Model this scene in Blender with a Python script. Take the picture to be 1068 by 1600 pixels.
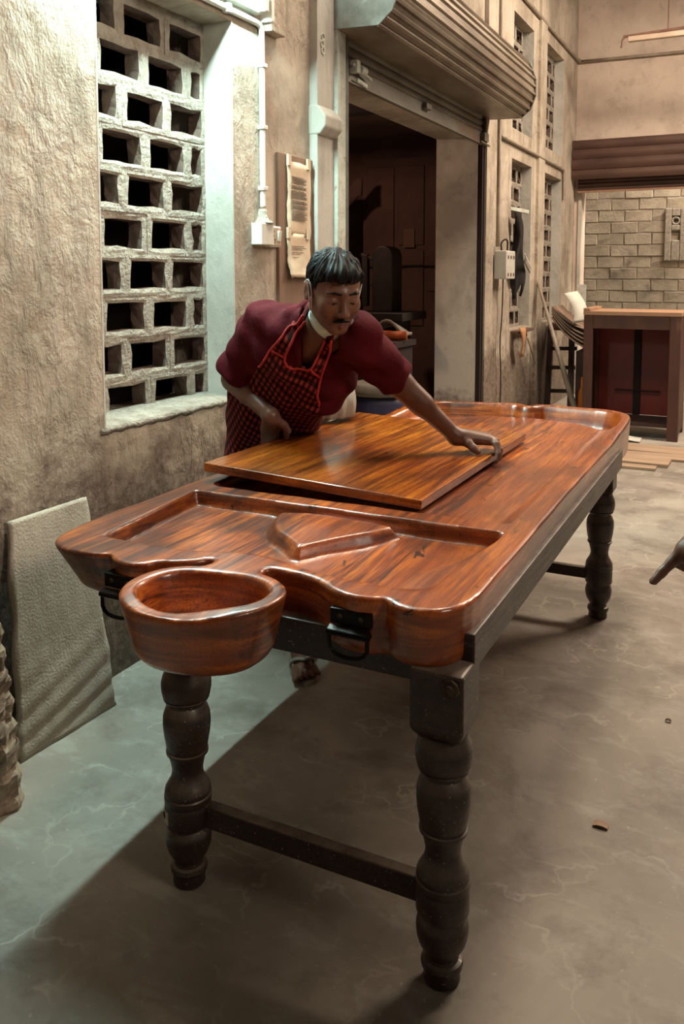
import bpy, math, random
import numpy as np
from mathutils import Vector, Matrix

# ------------------------------------------------------------------ clear
for o in list(bpy.data.objects):
    bpy.data.objects.remove(o, do_unlink=True)
scene = bpy.context.scene
COL = scene.collection
random.seed(7)
rng = np.random.default_rng(7)

# ------------------------------------------------------------------ camera
cam_d = bpy.data.cameras.new('camera')
cam = bpy.data.objects.new('camera', cam_d)
COL.objects.link(cam)
cam.location = (0, 0, 1.34)
cam.rotation_euler = (math.radians(90 - 4.979), 0, math.radians(26.305))
cam_d.sensor_fit = 'VERTICAL'
cam_d.sensor_height = 36.0
cam_d.sensor_width = 24.03
cam_d.lens = 1320.0 / 1600.0 * 36.0
cam_d.shift_y = -255.0 / 1600.0
cam_d.clip_start = 0.05
scene.camera = cam

# ------------------------------------------------------------------ world, exposure
world = bpy.data.worlds.new('hall_ambient')
scene.world = world
world.use_nodes = True
bg = world.node_tree.nodes['Background']
bg.inputs[0].default_value = (1.0, 0.80, 0.63, 1)
bg.inputs[1].default_value = 0.03
vs = scene.view_settings
vs.view_transform = 'Standard'
vs.look = 'None'
vs.gamma = 1.0
vs.use_curve_mapping = False
vs.exposure = 0.0

# ------------------------------------------------------------------ hall lamps (hung high over the hall, out of frame) and added fill lights
def area(name, loc, target, size, sizey, power, color):
    d = bpy.data.lights.new(name, 'AREA')
    d.shape = 'RECTANGLE'
    d.size = size
    d.size_y = sizey
    d.energy = power
    d.color = color
    o = bpy.data.objects.new(name, d)
    COL.objects.link(o)
    o.location = loc
    v = Vector(target) - Vector(loc)
    o.rotation_euler = v.to_track_quat('-Z', 'Y').to_euler()
    return o
area('hall_lamp_far', (1.0, 7.0, 4.2), (-0.3, 6.8, 0), 0.6, 2.4, 330, (1.0, 0.81, 0.63))
area('hall_lamp_near', (-0.75, 3.7, 4.5), (-0.45, 3.0, 0), 0.5, 1.6, 120, (1.0, 0.82, 0.64))
spot = area('side_fill', (3.0, 0.7, 3.3), (-1.9, 1.7, 1.9), 0.8, 0.8, 15, (1.0, 0.83, 0.66))
spot.data.spread = math.radians(54)   # added fill for the left wall and the worker's face, narrow beam
area('yard_daylight', (0.6, 10.6, 4.6), (-1.2, 11.2, 1.0), 1.6, 1.2, 330, (1.0, 0.88, 0.72))
area('store_fill', (-3.3, 4.6, 2.45), (-3.2, 6.4, 0.8), 0.15, 0.15, 13, (1.0, 0.62, 0.42))  # added fill light so the brown inside the doorway shows
TUBE_LIGHT = 640.0

# ------------------------------------------------------------------ node helpers
def new_mat(name):
    m = bpy.data.materials.new(name)
    m.use_nodes = True
    nt = m.node_tree
    b = nt.nodes['Principled BSDF']
    return m, nt, b

def nd(nt, t, **kw):
    n = nt.nodes.new(t)
    for k, v in kw.items():
        if k.startswith('i_'):
            key = k[2:]
            key = int(key) if key.isdigit() else key.replace('_', ' ')
            n.inputs[key].default_value = v
        else:
            setattr(n, k, v)
    return n

def coords(nt, stretch=(1, 1, 1), world_space=False, rot=(0, 0, 0)):
    mp = nd(nt, 'ShaderNodeMapping')
    mp.inputs['Scale'].default_value = stretch
    mp.inputs['Rotation'].default_value = rot
    if world_space:
        g = nd(nt, 'ShaderNodeNewGeometry')
        nt.links.new(g.outputs['Position'], mp.inputs['Vector'])
    else:
        tc = nd(nt, 'ShaderNodeTexCoord')
        nt.links.new(tc.outputs['Object'], mp.inputs['Vector'])
    return mp.outputs['Vector']

def noise(nt, vec, scale, detail=4.0, rough=0.55, dist=0.0):
    n = nd(nt, 'ShaderNodeTexNoise')
    n.inputs['Scale'].default_value = scale
    n.inputs['Detail'].default_value = detail
    n.inputs['Roughness'].default_value = rough
    n.inputs['Distortion'].default_value = dist
    nt.links.new(vec, n.inputs['Vector'])
    return n.outputs['Fac']

def ramp(nt, fac, stops):
    r = nd(nt, 'ShaderNodeValToRGB')
    el = r.color_ramp.elements
    while len(el) < len(stops):
        el.new(0.5)
    for e, (p, c) in zip(el, stops):
        e.position = p
        if not hasattr(c, '__len__'):
            c = (c, c, c)
        e.color = (c[0], c[1], c[2], 1)
    nt.links.new(fac, r.inputs['Fac'])
    return r.outputs['Color']

def mix(nt, fac, a, b, mode='MIX'):
    n = nd(nt, 'ShaderNodeMix', data_type='RGBA', blend_type=mode)
    for s, v in ((0, fac), (6, a), (7, b)):
        if hasattr(v, 'links'):
            nt.links.new(v, n.inputs[s])
        else:
            n.inputs[s].default_value = v if s == 0 else (v[0], v[1], v[2], 1)
    return n.outputs[2]

def math_n(nt, op, a, b=0.5, c=0.0):
    n = nd(nt, 'ShaderNodeMath', operation=op)
    for s, v in ((0, a), (1, b), (2, c)):
        if hasattr(v, 'links'):
            nt.links.new(v, n.inputs[s])
        else:
            n.inputs[s].default_value = v
    return n.outputs[0]

def bump(nt, b, height, strength=0.3, dist=0.01, normal=None):
    n = nd(nt, 'ShaderNodeBump')
    n.inputs['Strength'].default_value = strength
    n.inputs['Distance'].default_value = dist
    nt.links.new(height, n.inputs['Height'])
    if normal is not None:
        nt.links.new(normal, n.inputs['Normal'])
    if b is not None:
        nt.links.new(n.outputs[0], b.inputs['Normal'])
    return n.outputs[0]

def simple(name, c1, c2=None, scale=8.0, rough=0.7, metal=0.0, stretch=(1, 1, 1), bump_s=0.0,
           bump_scale=40.0, coat=0.0, spots=None, world_space=False, spec=0.5, lo=0.35, hi=0.65, bdist=0.01):
    m, nt, b = new_mat(name)
    b.inputs['Roughness'].default_value = rough
    b.inputs['Metallic'].default_value = metal
    b.inputs['Coat Weight'].default_value = coat
    b.inputs['Coat Roughness'].default_value = 0.15
    b.inputs['Specular IOR Level'].default_value = spec
    v = coords(nt, stretch, world_space)
    c2 = c2 or tuple(x * 0.75 for x in c1)
    f = noise(nt, v, scale, 5, 0.6)
    col = ramp(nt, f, [(lo, c2), (hi, c1)])
    if spots:
        sc, sscale, sp = spots
        f2 = noise(nt, v, sscale, 4, 0.65)
        k = ramp(nt, f2, [(sp, 0.0), (min(sp + 0.12, 0.99), 1.0)])
        col = mix(nt, k, col, sc)
    nt.links.new(col, b.inputs['Base Color'])
    if bump_s:
        h = noise(nt, v, bump_scale, 5, 0.6)
        bump(nt, b, h, bump_s, bdist)
    return m

# ------------------------------------------------------------------ mesh helpers
class G:
    """collects geometry for ONE mesh object (world coordinates)"""
    def __init__(s):
        s.v = []
        s.f = []
    def add(s, v, f):
        n = len(s.v)
        s.v += [tuple(map(float, p)) for p in v]
        s.f += [tuple(int(i) + n for i in q) for q in f]
        return s
    def box(s, x0, x1, y0, y1, z0, z1):
        v = [(x, y, z) for z in (z0, z1) for y in (y0, y1) for x in (x0, x1)]
        f = [(0, 2, 3, 1), (4, 5, 7, 6), (0, 1, 5, 4), (2, 6, 7, 3), (0, 4, 6, 2), (1, 3, 7, 5)]
        return s.add(v, f)
    def obox(s, c, ax, ay, az, hx, hy, hz):
        c, ax, ay, az = [np.array(q, float) for q in (c, ax, ay, az)]
        v = [c + ax * hx * i + ay * hy * j + az * hz * k for k in (-1, 1) for j in (-1, 1) for i in (-1, 1)]
        f = [(0, 2, 3, 1), (4, 5, 7, 6), (0, 1, 5, 4), (2, 6, 7, 3), (0, 4, 6, 2), (1, 3, 7, 5)]
        return s.add(v, f)
    def bar(s, a, b, w, h, up=(0, 0, 1)):
        a, b, up = [np.array(q, float) for q in (a, b, up)]
        d = b - a
        L = np.linalg.norm(d)
        d = d / L
        x = np.cross(d, up)
        x /= np.linalg.norm(x)
        u = np.cross(x, d)
        return s.obox((a + b) / 2, d, x, u, L / 2, w / 2, h / 2)
    def tube(s, pts, r, n=8, cap=True):
        pts = [np.array(p, float) for p in pts]
        rs = r if hasattr(r, '__len__') else [r] * len(pts)
        rings = []
        prev = None
        for i, p in enumerate(pts):
            d = (pts[min(i + 1, len(pts) - 1)] - pts[max(i - 1, 0)])
            d /= max(np.linalg.norm(d), 1e-9)
            if prev is None:
                ref = np.array((0, 0, 1.0)) if abs(d[2]) < 0.9 else np.array((1.0, 0, 0))
                x = np.cross(d, ref)
            else:
                x = prev - d * (prev @ d)
            x /= np.linalg.norm(x)
            prev = x
            y = np.cross(d, x)
            rings.append([p + rs[i] * (math.cos(2 * math.pi * k / n) * x + math.sin(2 * math.pi * k / n) * y) for k in range(n)])
        v = [q for R in rings for q in R]
        f = []
        for i in range(len(rings) - 1):
            for k in range(n):
                f.append((i * n + k, i * n + (k + 1) % n, (i + 1) * n + (k + 1) % n, (i + 1) * n + k))
        if cap:
            f.append(tuple(range(n - 1, -1, -1)))
            f.append(tuple(range((len(rings) - 1) * n, len(rings) * n)))
        return s.add(v, f)
    def lathe(s, c, prof, n=28, axis='z'):
        c = np.array(c, float)
        v = []
        for z, r in prof:
            for k in range(n):
                a = 2 * math.pi * k / n
                q = (r * math.cos(a), r * math.sin(a), z)
                if axis == 'x':
                    q = (q[2], q[0], q[1])
                elif axis == 'y':
                    q = (q[0], q[2], q[1])
                v.append(c + q)
        f = []
        for i in range(len(prof) - 1):
            for k in range(n):
                f.append((i * n + k, i * n + (k + 1) % n, (i + 1) * n + (k + 1) % n, (i + 1) * n + k))
        f.append(tuple(range(n - 1, -1, -1)))
        f.append(tuple(range((len(prof) - 1) * n, len(prof) * n)))
        return s.add(v, f)
    def prism(s, poly, y0, y1, plane='xz'):
        n = len(poly)
        def P(a, b, t):
            return {'xz': (a, t, b), 'yz': (t, a, b), 'xy': (a, b, t)}[plane]
        v = [P(a, b, y0) for a, b in poly] + [P(a, b, y1) for a, b in poly]
        f = [tuple(range(n)), tuple(range(2 * n - 1, n - 1, -1))]
        for i in range(n):
            j = (i + 1) % n
            f.append((i, i + n, j + n, j))
        return s.add(v, f)
    def sheet(s, grid, th, nrm=None):
        """a curved sheet (rows of points) given thickness"""
        g = np.array(grid, float)
        R, Cc = g.shape[:2]
        if nrm is None:
            du = np.gradient(g, axis=0)
            dv = np.gradient(g, axis=1)
            nn = np.cross(du, dv)
            nn /= np.maximum(np.linalg.norm(nn, axis=2, keepdims=True), 1e-9)
        else:
            nn = np.broadcast_to(np.array(nrm, float), g.shape)
        a = (g + nn * th / 2).reshape(-1, 3)
        b = (g - nn * th / 2).reshape(-1, 3)
        v = np.concatenate([a, b])
        N = R * Cc
        f = []
        for i in range(R - 1):
            for j in range(Cc - 1):
                p, q, r, t = i * Cc + j, i * Cc + j + 1, (i + 1) * Cc + j + 1, (i + 1) * Cc + j
                f.append((p, t, r, q))
                f.append((p + N, q + N, r + N, t + N))
        for i in range(R - 1):
            for j in (0, Cc - 1):
                p, q = i * Cc + j, (i + 1) * Cc + j
                f.append((p, p + N, q + N, q) if j == 0 else (p, q, q + N, p + N))
        for j in range(Cc - 1):
            for i in (0, R - 1):
                p, q = i * Cc + j, i * Cc + j + 1
                f.append((p, q, q + N, p + N) if i == 0 else (p, p + N, q + N, q))
        return s.add(v, f)

def make_mesh(name, v, f, mat=None, smooth=False, fix=True):
    me = bpy.data.meshes.new(name)
    if isinstance(f, np.ndarray):
        v = np.asarray(v, np.float32)
        nf, k = f.shape
        me.vertices.add(len(v))
        me.vertices.foreach_set('co', v.ravel())
        me.loops.add(nf * k)
        me.loops.foreach_set('vertex_index', f.astype(np.int32).ravel())
        me.polygons.add(nf)
        me.polygons.foreach_set('loop_start', np.arange(0, nf * k, k, dtype=np.int32))
        me.polygons.foreach_set('loop_total', np.full(nf, k, np.int32))
        me.update(calc_edges=True)
    else:
        me.from_pydata([tuple(p) for p in v], [], f)
        if fix:
            import bmesh
            bm = bmesh.new()
            bm.from_mesh(me)
            bmesh.ops.recalc_face_normals(bm, faces=bm.faces)
            bm.to_mesh(me)
            bm.free()
    if smooth:
        me.polygons.foreach_set('use_smooth', np.ones(len(me.polygons), bool))
    if mat:
        me.materials.append(mat)
    return me

def link(o, parent=None):
    COL.objects.link(o)
    if parent is not None:
        o.parent = parent
    return o

def wloc(p):
    v = Vector((0, 0, 0))
    while p is not None:
        v += p.location
        p = p.parent
    return np.array(v)

def obj(name, g, mat, parent=None, smooth=False, bevel=0.0, seg=2, origin=None):
    """one mesh object out of a G in world coordinates; origin defaults to the parent's origin or the base centre"""
    v = np.array(g.v, float)
    base = wloc(parent) if parent is not None else np.zeros(3)
    if origin is None:
        if parent is None:
            origin = np.array(((v[:, 0].min() + v[:, 0].max()) / 2, (v[:, 1].min() + v[:, 1].max()) / 2, v[:, 2].min()))
        else:
            origin = base
    origin = np.array(origin, float)
    me = make_mesh(name, v - origin, g.f, mat, smooth)
    o = bpy.data.objects.new(name, me)
    link(o, parent)
    o.location = origin - base
    if bevel:
        md = o.modifiers.new('bevel', 'BEVEL')
        md.width = bevel
        md.segments = seg
        md.limit_method = 'ANGLE'
        md.angle_limit = math.radians(40)
    return o

def obj_np(name, v, f, mat, parent=None, smooth=True):
    base = wloc(parent) if parent is not None else np.zeros(3)
    me = make_mesh(name, np.asarray(v) - base, f, mat, smooth)
    o = bpy.data.objects.new(name, me)
    link(o, parent)
    return o

def pieces(name, gs, mat, parent, **kw):
    return [obj(name, q, mat, parent, **kw) for q in gs]

def place(name, me, loc, parent, rot=(0, 0, 0), scale=(1, 1, 1)):
    """a piece that shares mesh data with its likes"""
    o = bpy.data.objects.new(name, me)
    link(o, parent)
    base = wloc(parent) if parent is not None else np.zeros(3)
    o.location = np.array(loc, float) - base
    o.rotation_euler = rot
    o.scale = scale
    return o

def thing(name, label, cat, loc=(0, 0, 0), group=None):
    o = bpy.data.objects.new(name, None)
    o.empty_display_size = 0.1
    COL.objects.link(o)
    o.location = loc
    return tag(o, label, cat, group)

def tag(o, label, cat, group=None):
    o['label'] = label
    o['category'] = cat
    if group:
        o['group'] = group
    return o

def struct(o, label=None):
    o['kind'] = 'structure'
    if label:
        o['label'] = label
    return o

# ------------------------------------------------------------------ signed distance helpers
def surface_nets(F, o, h):
    s = F < 0
    nx, ny, nz = F.shape
    cnt = np.zeros((nx - 1, ny - 1, nz - 1), np.int8)
    corners = [(i, j, k) for i in (0, 1) for j in (0, 1) for k in (0, 1)]
    for i, j, k in corners:
        cnt += s[i:nx - 1 + i, j:ny - 1 + j, k:nz - 1 + k]
    cells = np.argwhere((cnt > 0) & (cnt < 8))
    vals = np.stack([F[cells[:, 0] + i, cells[:, 1] + j, cells[:, 2] + k] for i, j, k in corners], 1)
    acc = np.zeros((len(cells), 3))
    num = np.zeros(len(cells))
    cc = np.array(corners, float)
    for a in range(8):
        for b in range(a + 1, 8):
            if np.abs(cc[a] - cc[b]).sum() == 1:
                va, vb = vals[:, a], vals[:, b]
                m = (va < 0) != (vb < 0)
                t = np.where(m, va / np.where(m, va - vb, 1), 0)
                p = cc[a] + t[:, None] * (cc[b] - cc[a])
                acc += p * m[:, None]
                num += m
    V = (cells + acc / num[:, None]) * h + o
    idx = np.full(cnt.shape, -1, np.int64)
    idx[tuple(cells.T)] = np.arange(len(cells))
    faces = []
    for ax in range(3):
        b, c = (ax + 1) % 3, (ax + 2) % 3
        sl0 = [slice(None)] * 3
        sl1 = [slice(None)] * 3
        sl0[ax] = slice(0, -1)
        sl1[ax] = slice(1, None)
        s0 = s[tuple(sl0)]
        s1 = s[tuple(sl1)]
        e = np.argwhere(s0 != s1)
        e = e[(e[:, b] > 0) & (e[:, c] > 0) & (e[:, b] < F.shape[b] - 1) & (e[:, c] < F.shape[c] - 1)]
        inside0 = s0[tuple(e.T)]
        def cell(db, dc):
            q = e.copy()
            q[:, b] += db
            q[:, c] += dc
            return idx[tuple(q.T)]
        q = np.stack([cell(-1, -1), cell(0, -1), cell(0, 0), cell(-1, 0)], 1)
        q[~inside0] = q[~inside0][:, ::-1]
        faces.append(q)
    Fq = np.concatenate(faces)
    Fq = Fq[(Fq >= 0).all(1)]
    return V, Fq

def sdf_mesh(fn, lo, hi, h, blk=8, lip=1.0, margin=0.01):
    lo = np.array(lo, float)
    n = np.ceil((np.array(hi, float) - lo) / h / blk).astype(int)
    bc = np.stack(np.meshgrid(*[np.arange(k) for k in n], indexing='ij'), -1).reshape(-1, 3)
    cen = lo + (bc * blk + (blk - 1) / 2) * h
    d = fn(cen)
    F = np.repeat(np.repeat(np.repeat(d.reshape(n), blk, 0), blk, 1), blk, 2).astype(np.float32)
    near = np.abs(d) < (blk * h * 0.87 * lip + margin)
    nb = bc[near]
    loc = np.stack(np.meshgrid(*[np.arange(blk)] * 3, indexing='ij'), -1).reshape(-1, 3)
    for st in range(0, len(nb), 600):
        ch = nb[st:st + 600]
        ii = (ch[:, None, :] * blk + loc[None]).reshape(-1, 3)
        F[tuple(ii.T)] = fn(lo + ii * h)
    return surface_nets(F, lo, h)

def relax(V, Fq, it=2, lam=0.5):
    """even out the stair steps of a quad net"""
    e = np.concatenate([Fq[:, [0, 1]], Fq[:, [1, 2]], Fq[:, [2, 3]], Fq[:, [3, 0]]])
    n = len(V)
    cnt = np.bincount(e[:, 0], minlength=n) + np.bincount(e[:, 1], minlength=n)
    V = np.array(V, float)
    for k in range(it * 2):
        l = lam if k % 2 == 0 else -lam * 1.02 * 0.9
        acc = np.stack([np.bincount(e[:, 0], V[e[:, 1], c], n) + np.bincount(e[:, 1], V[e[:, 0], c], n) for c in range(3)], 1)
        V = V + l * (acc / np.maximum(cnt, 1)[:, None] - V)
    return V

def smin(a, b, k):
    h = np.clip(0.5 + 0.5 * (b - a) / k, 0, 1)
    return b + (a - b) * h - k * h * (1 - h)

def smax(a, b, k):
    return -smin(-a, -b, k)

def rcone(P, a, b, ra, rb):
    a = np.asarray(a, float)
    b = np.asarray(b, float)
    pa = P - a
    ba = b - a
    t = np.clip((pa @ ba) / (ba @ ba), 0, 1)
    return np.linalg.norm(pa - t[:, None] * ba, axis=1) - (ra + (rb - ra) * t)

def ellip(P, c, R, axes=None):
    q = P - np.asarray(c, float)
    if axes is not None:
        q = q @ np.asarray(axes, float).T
    R = np.asarray(R, float)
    k = np.linalg.norm(q / R, axis=1)
    k2 = np.linalg.norm(q / (R * R), axis=1)
    return k * (k - 1) / np.maximum(k2, 1e-6)

def poly_sdf(X, Y, poly):
    """signed distance to a closed polygon, negative inside"""
    p = np.asarray(poly, float)
    x, y = X.ravel(), Y.ravel()
    best = np.full(x.shape, 1e9)
    ins = np.zeros(x.shape, bool)
    n = len(p)
    for i in range(n):
        ax, ay = p[i]
        bx, by = p[(i + 1) % n]
        ex, ey = bx - ax, by - ay
        wx, wy = x - ax, y - ay
        t = np.clip((wx * ex + wy * ey) / max(ex * ex + ey * ey, 1e-12), 0, 1)
        best = np.minimum(best, (wx - t * ex) ** 2 + (wy - t * ey) ** 2)
        c = ((ay > y) != (by > y))
        with np.errstate(divide='ignore', invalid='ignore'):
            xc = ax + (y - ay) * ex / (ey if abs(ey) > 1e-12 else 1e-12)
        ins ^= c & (x < xc)
    d = np.sqrt(best)
    return np.where(ins, -d, d).reshape(X.shape)

def sstep(x, a, b):
    t = np.clip((x - a) / (b - a), 0, 1)
    return t * t * (3 - 2 * t)

def chaikin(pts, it=2, closed=True):
    p = [np.array(q, float) for q in pts]
    for _ in range(it):
        n = len(p)
        out = []
        rngi = range(n) if closed else range(n - 1)
        if not closed:
            out.append(p[0])
        for i in rngi:
            a, b = p[i], p[(i + 1) % n]
            out += [a * 0.75 + b * 0.25, a * 0.25 + b * 0.75]
        if not closed:
            out.append(p[-1])
        p = out
    return p
# ------------------------------------------------------------------ setting materials
def m_plaster(name, c1, c2, dirt, rough_bump=0.5, dirt_top=0.9, fine=26.0, dist=0.02):
    m, nt, b = new_mat(name)
    b.inputs['Roughness'].default_value = 0.9
    b.inputs['Specular IOR Level'].default_value = 0.2
    v = coords(nt, (1, 1, 1), True)
    vs_ = coords(nt, (1, 5, 0.7), True)
    big = noise(nt, v, 1.6, 6, 0.62)
    col = ramp(nt, big, [(0.38, c2), (0.58, c1)])
    blot = noise(nt, v, 7.0, 6, 0.72, 0.5)
    col = mix(nt, ramp(nt, blot, [(0.55, 0.0), (0.68, 0.5)]), col, tuple(q * 0.7 for q in c2))
    st = noise(nt, vs_, 3.0, 5, 0.6)
    col = mix(nt, ramp(nt, st, [(0.52, 0.0), (0.75, 0.55)]), col, tuple(q * 0.62 for q in c2))
    # splashed dirt, thick below the sill line, thinning out in ragged patches
    sep = nd(nt, 'ShaderNodeSeparateXYZ')
    nt.links.new(v, sep.inputs[0])
    n2 = noise(nt, v, 5.0, 6, 0.7)
    hgt = math_n(nt, 'MULTIPLY_ADD', sep.outputs[2], -1.0 / dirt_top, 1.0)
    k = math_n(nt, 'MULTIPLY_ADD', n2, 1.6, hgt)
    dm = ramp(nt, k, [(0.70, 0.0), (1.25, 0.8)])
    fl = noise(nt, v, 38.0, 4, 0.7)
    dm2 = math_n(nt, 'MULTIPLY', dm, ramp(nt, fl, [(0.30, 0.45), (0.58, 1.0)]))
    col = mix(nt, dm2, col, dirt)
    nt.links.new(col, b.inputs['Base Color'])
    h1 = ramp(nt, noise(nt, coords(nt, (1, 1, 0.55), True), fine * 0.75, 7, 0.62, 0.35), [(0.46, 0.0), (0.66, 1.0)])
    h2 = noise(nt, v, 3.5, 4, 0.55, 0.4)
    h3 = noise(nt, v, fine * 5, 3, 0.6)
    patch = ramp(nt, noise(nt, v, 1.9, 3, 0.5), [(0.36, 0.15), (0.62, 1.0)])
    hh = math_n(nt, 'MULTIPLY_ADD', math_n(nt, 'MULTIPLY', h1, patch), 0.30, h2)
    hh = math_n(nt, 'MULTIPLY_ADD', h3, 0.10, hh)
    bump(nt, b, hh, rough_bump, dist)
    return m

M_wall = m_plaster('plaster_wall', (0.50, 0.43, 0.345), (0.30, 0.25, 0.195), (0.10, 0.065, 0.048), 0.8, 0.75, 22.0, 0.030)
M_back = m_plaster('plaster_back_wall', (0.68, 0.56, 0.47), (0.57, 0.46, 0.38), (0.25, 0.19, 0.15), 0.35, 0.5, 18.0, 0.02)
M_reveal = m_plaster('plaster_reveal', (0.54, 0.52, 0.47), (0.42, 0.40, 0.35), (0.18, 0.15, 0.12), 0.5, 0.35, 24.0, 0.012)
M_jali = simple('rough_cement_block', (0.37, 0.33, 0.275), (0.25, 0.215, 0.175), 22, 0.95, bump_s=0.9, bump_scale=70, world_space=True, bdist=0.014, spec=0.15)
M_hole = simple('hole_shade_and_grime', (0.15, 0.105, 0.08), (0.085, 0.055, 0.042), 14, 0.95, bump_s=0.5, bump_scale=50, world_space=True)  # grimy brown, with the weak light inside the holes put into the colour
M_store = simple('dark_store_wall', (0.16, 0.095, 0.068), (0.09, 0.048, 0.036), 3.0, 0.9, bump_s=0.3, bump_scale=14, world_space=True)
M_dark = simple('room_shade_black', (0.022, 0.011, 0.009), (0.013, 0.006, 0.005), 3.0, 0.95, world_space=True)  # dimness of the store room put into the colour; serves black parts too
M_block = simple('grey_block', (0.42, 0.36, 0.28), (0.26, 0.22, 0.17), 3.2, 0.95, bump_s=0.6, bump_scale=30, world_space=True,
                 spots=((0.10, 0.085, 0.07), 1.7, 0.60))
M_mortar = simple('block_mortar', (0.30, 0.25, 0.19), (0.20, 0.165, 0.125), 6, 0.95, bump_s=0.5, bump_scale=40, world_space=True)

def m_floor():
    m, nt, b = new_mat('worn_cement_floor')
    v = coords(nt, (1, 1, 1), True)
    big = noise(nt, v, 1.3, 6, 0.6, 0.8)
    col = ramp(nt, big, [(0.30, (0.20, 0.174, 0.143)), (0.52, (0.31, 0.274, 0.228)), (0.72, (0.43, 0.388, 0.325))])
    sm = noise(nt, coords(nt, (1.0, 2.2, 1), True, (0, 0, 0.6)), 5.5, 6, 0.68, 0.3)
    col = mix(nt, ramp(nt, sm, [(0.52, 0.0), (0.66, 0.5)]), col, (0.42, 0.40, 0.35))
    sm2 = noise(nt, v, 3.1, 6, 0.72, 0.3)
    col = mix(nt, ramp(nt, sm2, [(0.50, 0.0), (0.68, 0.75)]), col, (0.15, 0.122, 0.10))
    # pale scratches and scuffs
    vo = nd(nt, 'ShaderNodeTexVoronoi', feature='DISTANCE_TO_EDGE')
    vo.inputs['Scale'].default_value = 2.6
    wv = nd(nt, 'ShaderNodeVectorMath', operation='ADD')
    nn = nd(nt, 'ShaderNodeTexNoise')
    nn.inputs['Scale'].default_value = 4.0
    nn.inputs['Detail'].default_value = 5.0
    nt.links.new(v, nn.inputs['Vector'])
    sc = nd(nt, 'ShaderNodeVectorMath', operation='SCALE')
    sc.inputs['Scale'].default_value = 0.7
    nt.links.new(nn.outputs['Color'], sc.inputs[0])
    nt.links.new(v, wv.inputs[0])
    nt.links.new(sc.outputs[0], wv.inputs[1])
    nt.links.new(wv.outputs[0], vo.inputs['Vector'])
    line = ramp(nt, vo.outputs['Distance'], [(0.0, 1.0), (0.026, 0.0)])
    gate = ramp(nt, noise(nt, v, 3.3, 3, 0.5), [(0.46, 0.0), (0.60, 0.8)])
    k = math_n(nt, 'MULTIPLY', line, gate)
    col = mix(nt, k, col, (0.46, 0.42, 0.36))
    # specks of dust and chips
    spk = noise(nt, v, 60.0, 2, 0.5)
    col = mix(nt, ramp(nt, spk, [(0.70, 0.0), (0.74, 0.6)]), col, (0.48, 0.44, 0.38))
    nt.links.new(col, b.inputs['Base Color'])
    r = ramp(nt, big, [(0.3, 0.42), (0.7, 0.62)])
    nt.links.new(r, b.inputs['Roughness'])
    b.inputs['Specular IOR Level'].default_value = 0.4
    h = noise(nt, v, 16.0, 6, 0.6)
    bump(nt, b, h, 0.12, 0.01)
    return m
M_floor = m_floor()

# ------------------------------------------------------------------ floor and walls
W = -1.8925
WB = -2.2125
g = G()
NX, NY = 40, 60
g.box(-5.2, 5.0, -3.0, 13.0, -0.12, 0.0)
struct(obj('floor', g, M_floor, origin=(0, 0, 0)), 'worn grey cement floor with scuffs and scratches')

win1 = (2.09, 2.857, 0.845, 2.33)
door = (3.83, 6.07, 0.0, 2.35)
farwins = [(7.0, 7.69, 0.88, 2.31), (7.0, 7.69, 2.56, 3.50), (8.20, 8.96, 0.88, 2.32), (8.20, 8.96, 2.56, 3.53)]
openings = [win1, door] + farwins

def wall_with_openings(y0, y1, z0, z1, xf, xb, ops):
    g = G()
    ys = sorted({y0, y1} | {q for o in ops for q in o[:2]})
    zs = sorted({z0, z1} | {q for o in ops for q in o[2:]})
    for j in range(len(ys) - 1):
        k = 0
        while k < len(zs) - 1:
            def solid(kk):
                cy, cz = (ys[j] + ys[j + 1]) / 2, (zs[kk] + zs[kk + 1]) / 2
                return not any(o[0] < cy < o[1] and o[2] < cz < o[3] for o in ops)
            if solid(k):
                e = k
                while e + 1 < len(zs) - 1 and solid(e + 1):
                    e += 1
                g.box(xb, xf, ys[j], ys[j + 1], zs[k], zs[e + 1])
                k = e + 1
            else:
                k += 1
    return g
wall_left = struct(obj('wall_left', wall_with_openings(-1.2, 9.66, 0.0, 5.2, W, WB, openings), M_wall, origin=(W, 4, 0)),
                   'long plastered workshop wall with blotchy stained beige render')
# whitewashed linings of the openings (part of the wall)
def lining(y0, y1, z0, z1, depth, parent, t=0.006, sill=True):
    g = G()
    g.box(W - depth, W + 0.001, y1 - t, y1 + 0.002, z0, z1)
    g.box(W - depth, W + 0.001, y0 - 0.002, y0 + t, z0, z1)
    return obj('reveal_plaster', g, M_reveal, parent)
lining(*win1, 0.16, wall_left)
M_jamb = m_plaster('stained_jamb_plaster', (0.60, 0.58, 0.53), (0.36, 0.335, 0.295), (0.16, 0.12, 0.10), 0.5, 0.45, 24.0, 0.012)
_r = M_reveal
M_reveal = M_jamb
lining(door[0], door[1], 0, 2.35, 0.318, wall_left)
M_reveal = _r
for o in farwins:
    lining(*o, 0.12, wall_left)
# crumbling cement ledge of the near window
g = G()
gr = []
for i in range(26):
    y = 2.07 + (2.885 - 2.07) * i / 25
    e = random.uniform(-0.012, 0.012)
    gr.append([(W - 0.15, y, 0.862), (W - 0.05, y, 0.852 + 0.15 * e), (W - 0.004 + 0.3 * e, y, 0.846 + 0.15 * e), (W + 0.004 + 0.2 * e, y, 0.838 + 0.2 * e), (W - 0.003, y, 0.826 + 0.6 * e)])
g.sheet(gr, 0.008)
obj('window_ledge', g, M_jali, wall_left, smooth=True)

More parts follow.
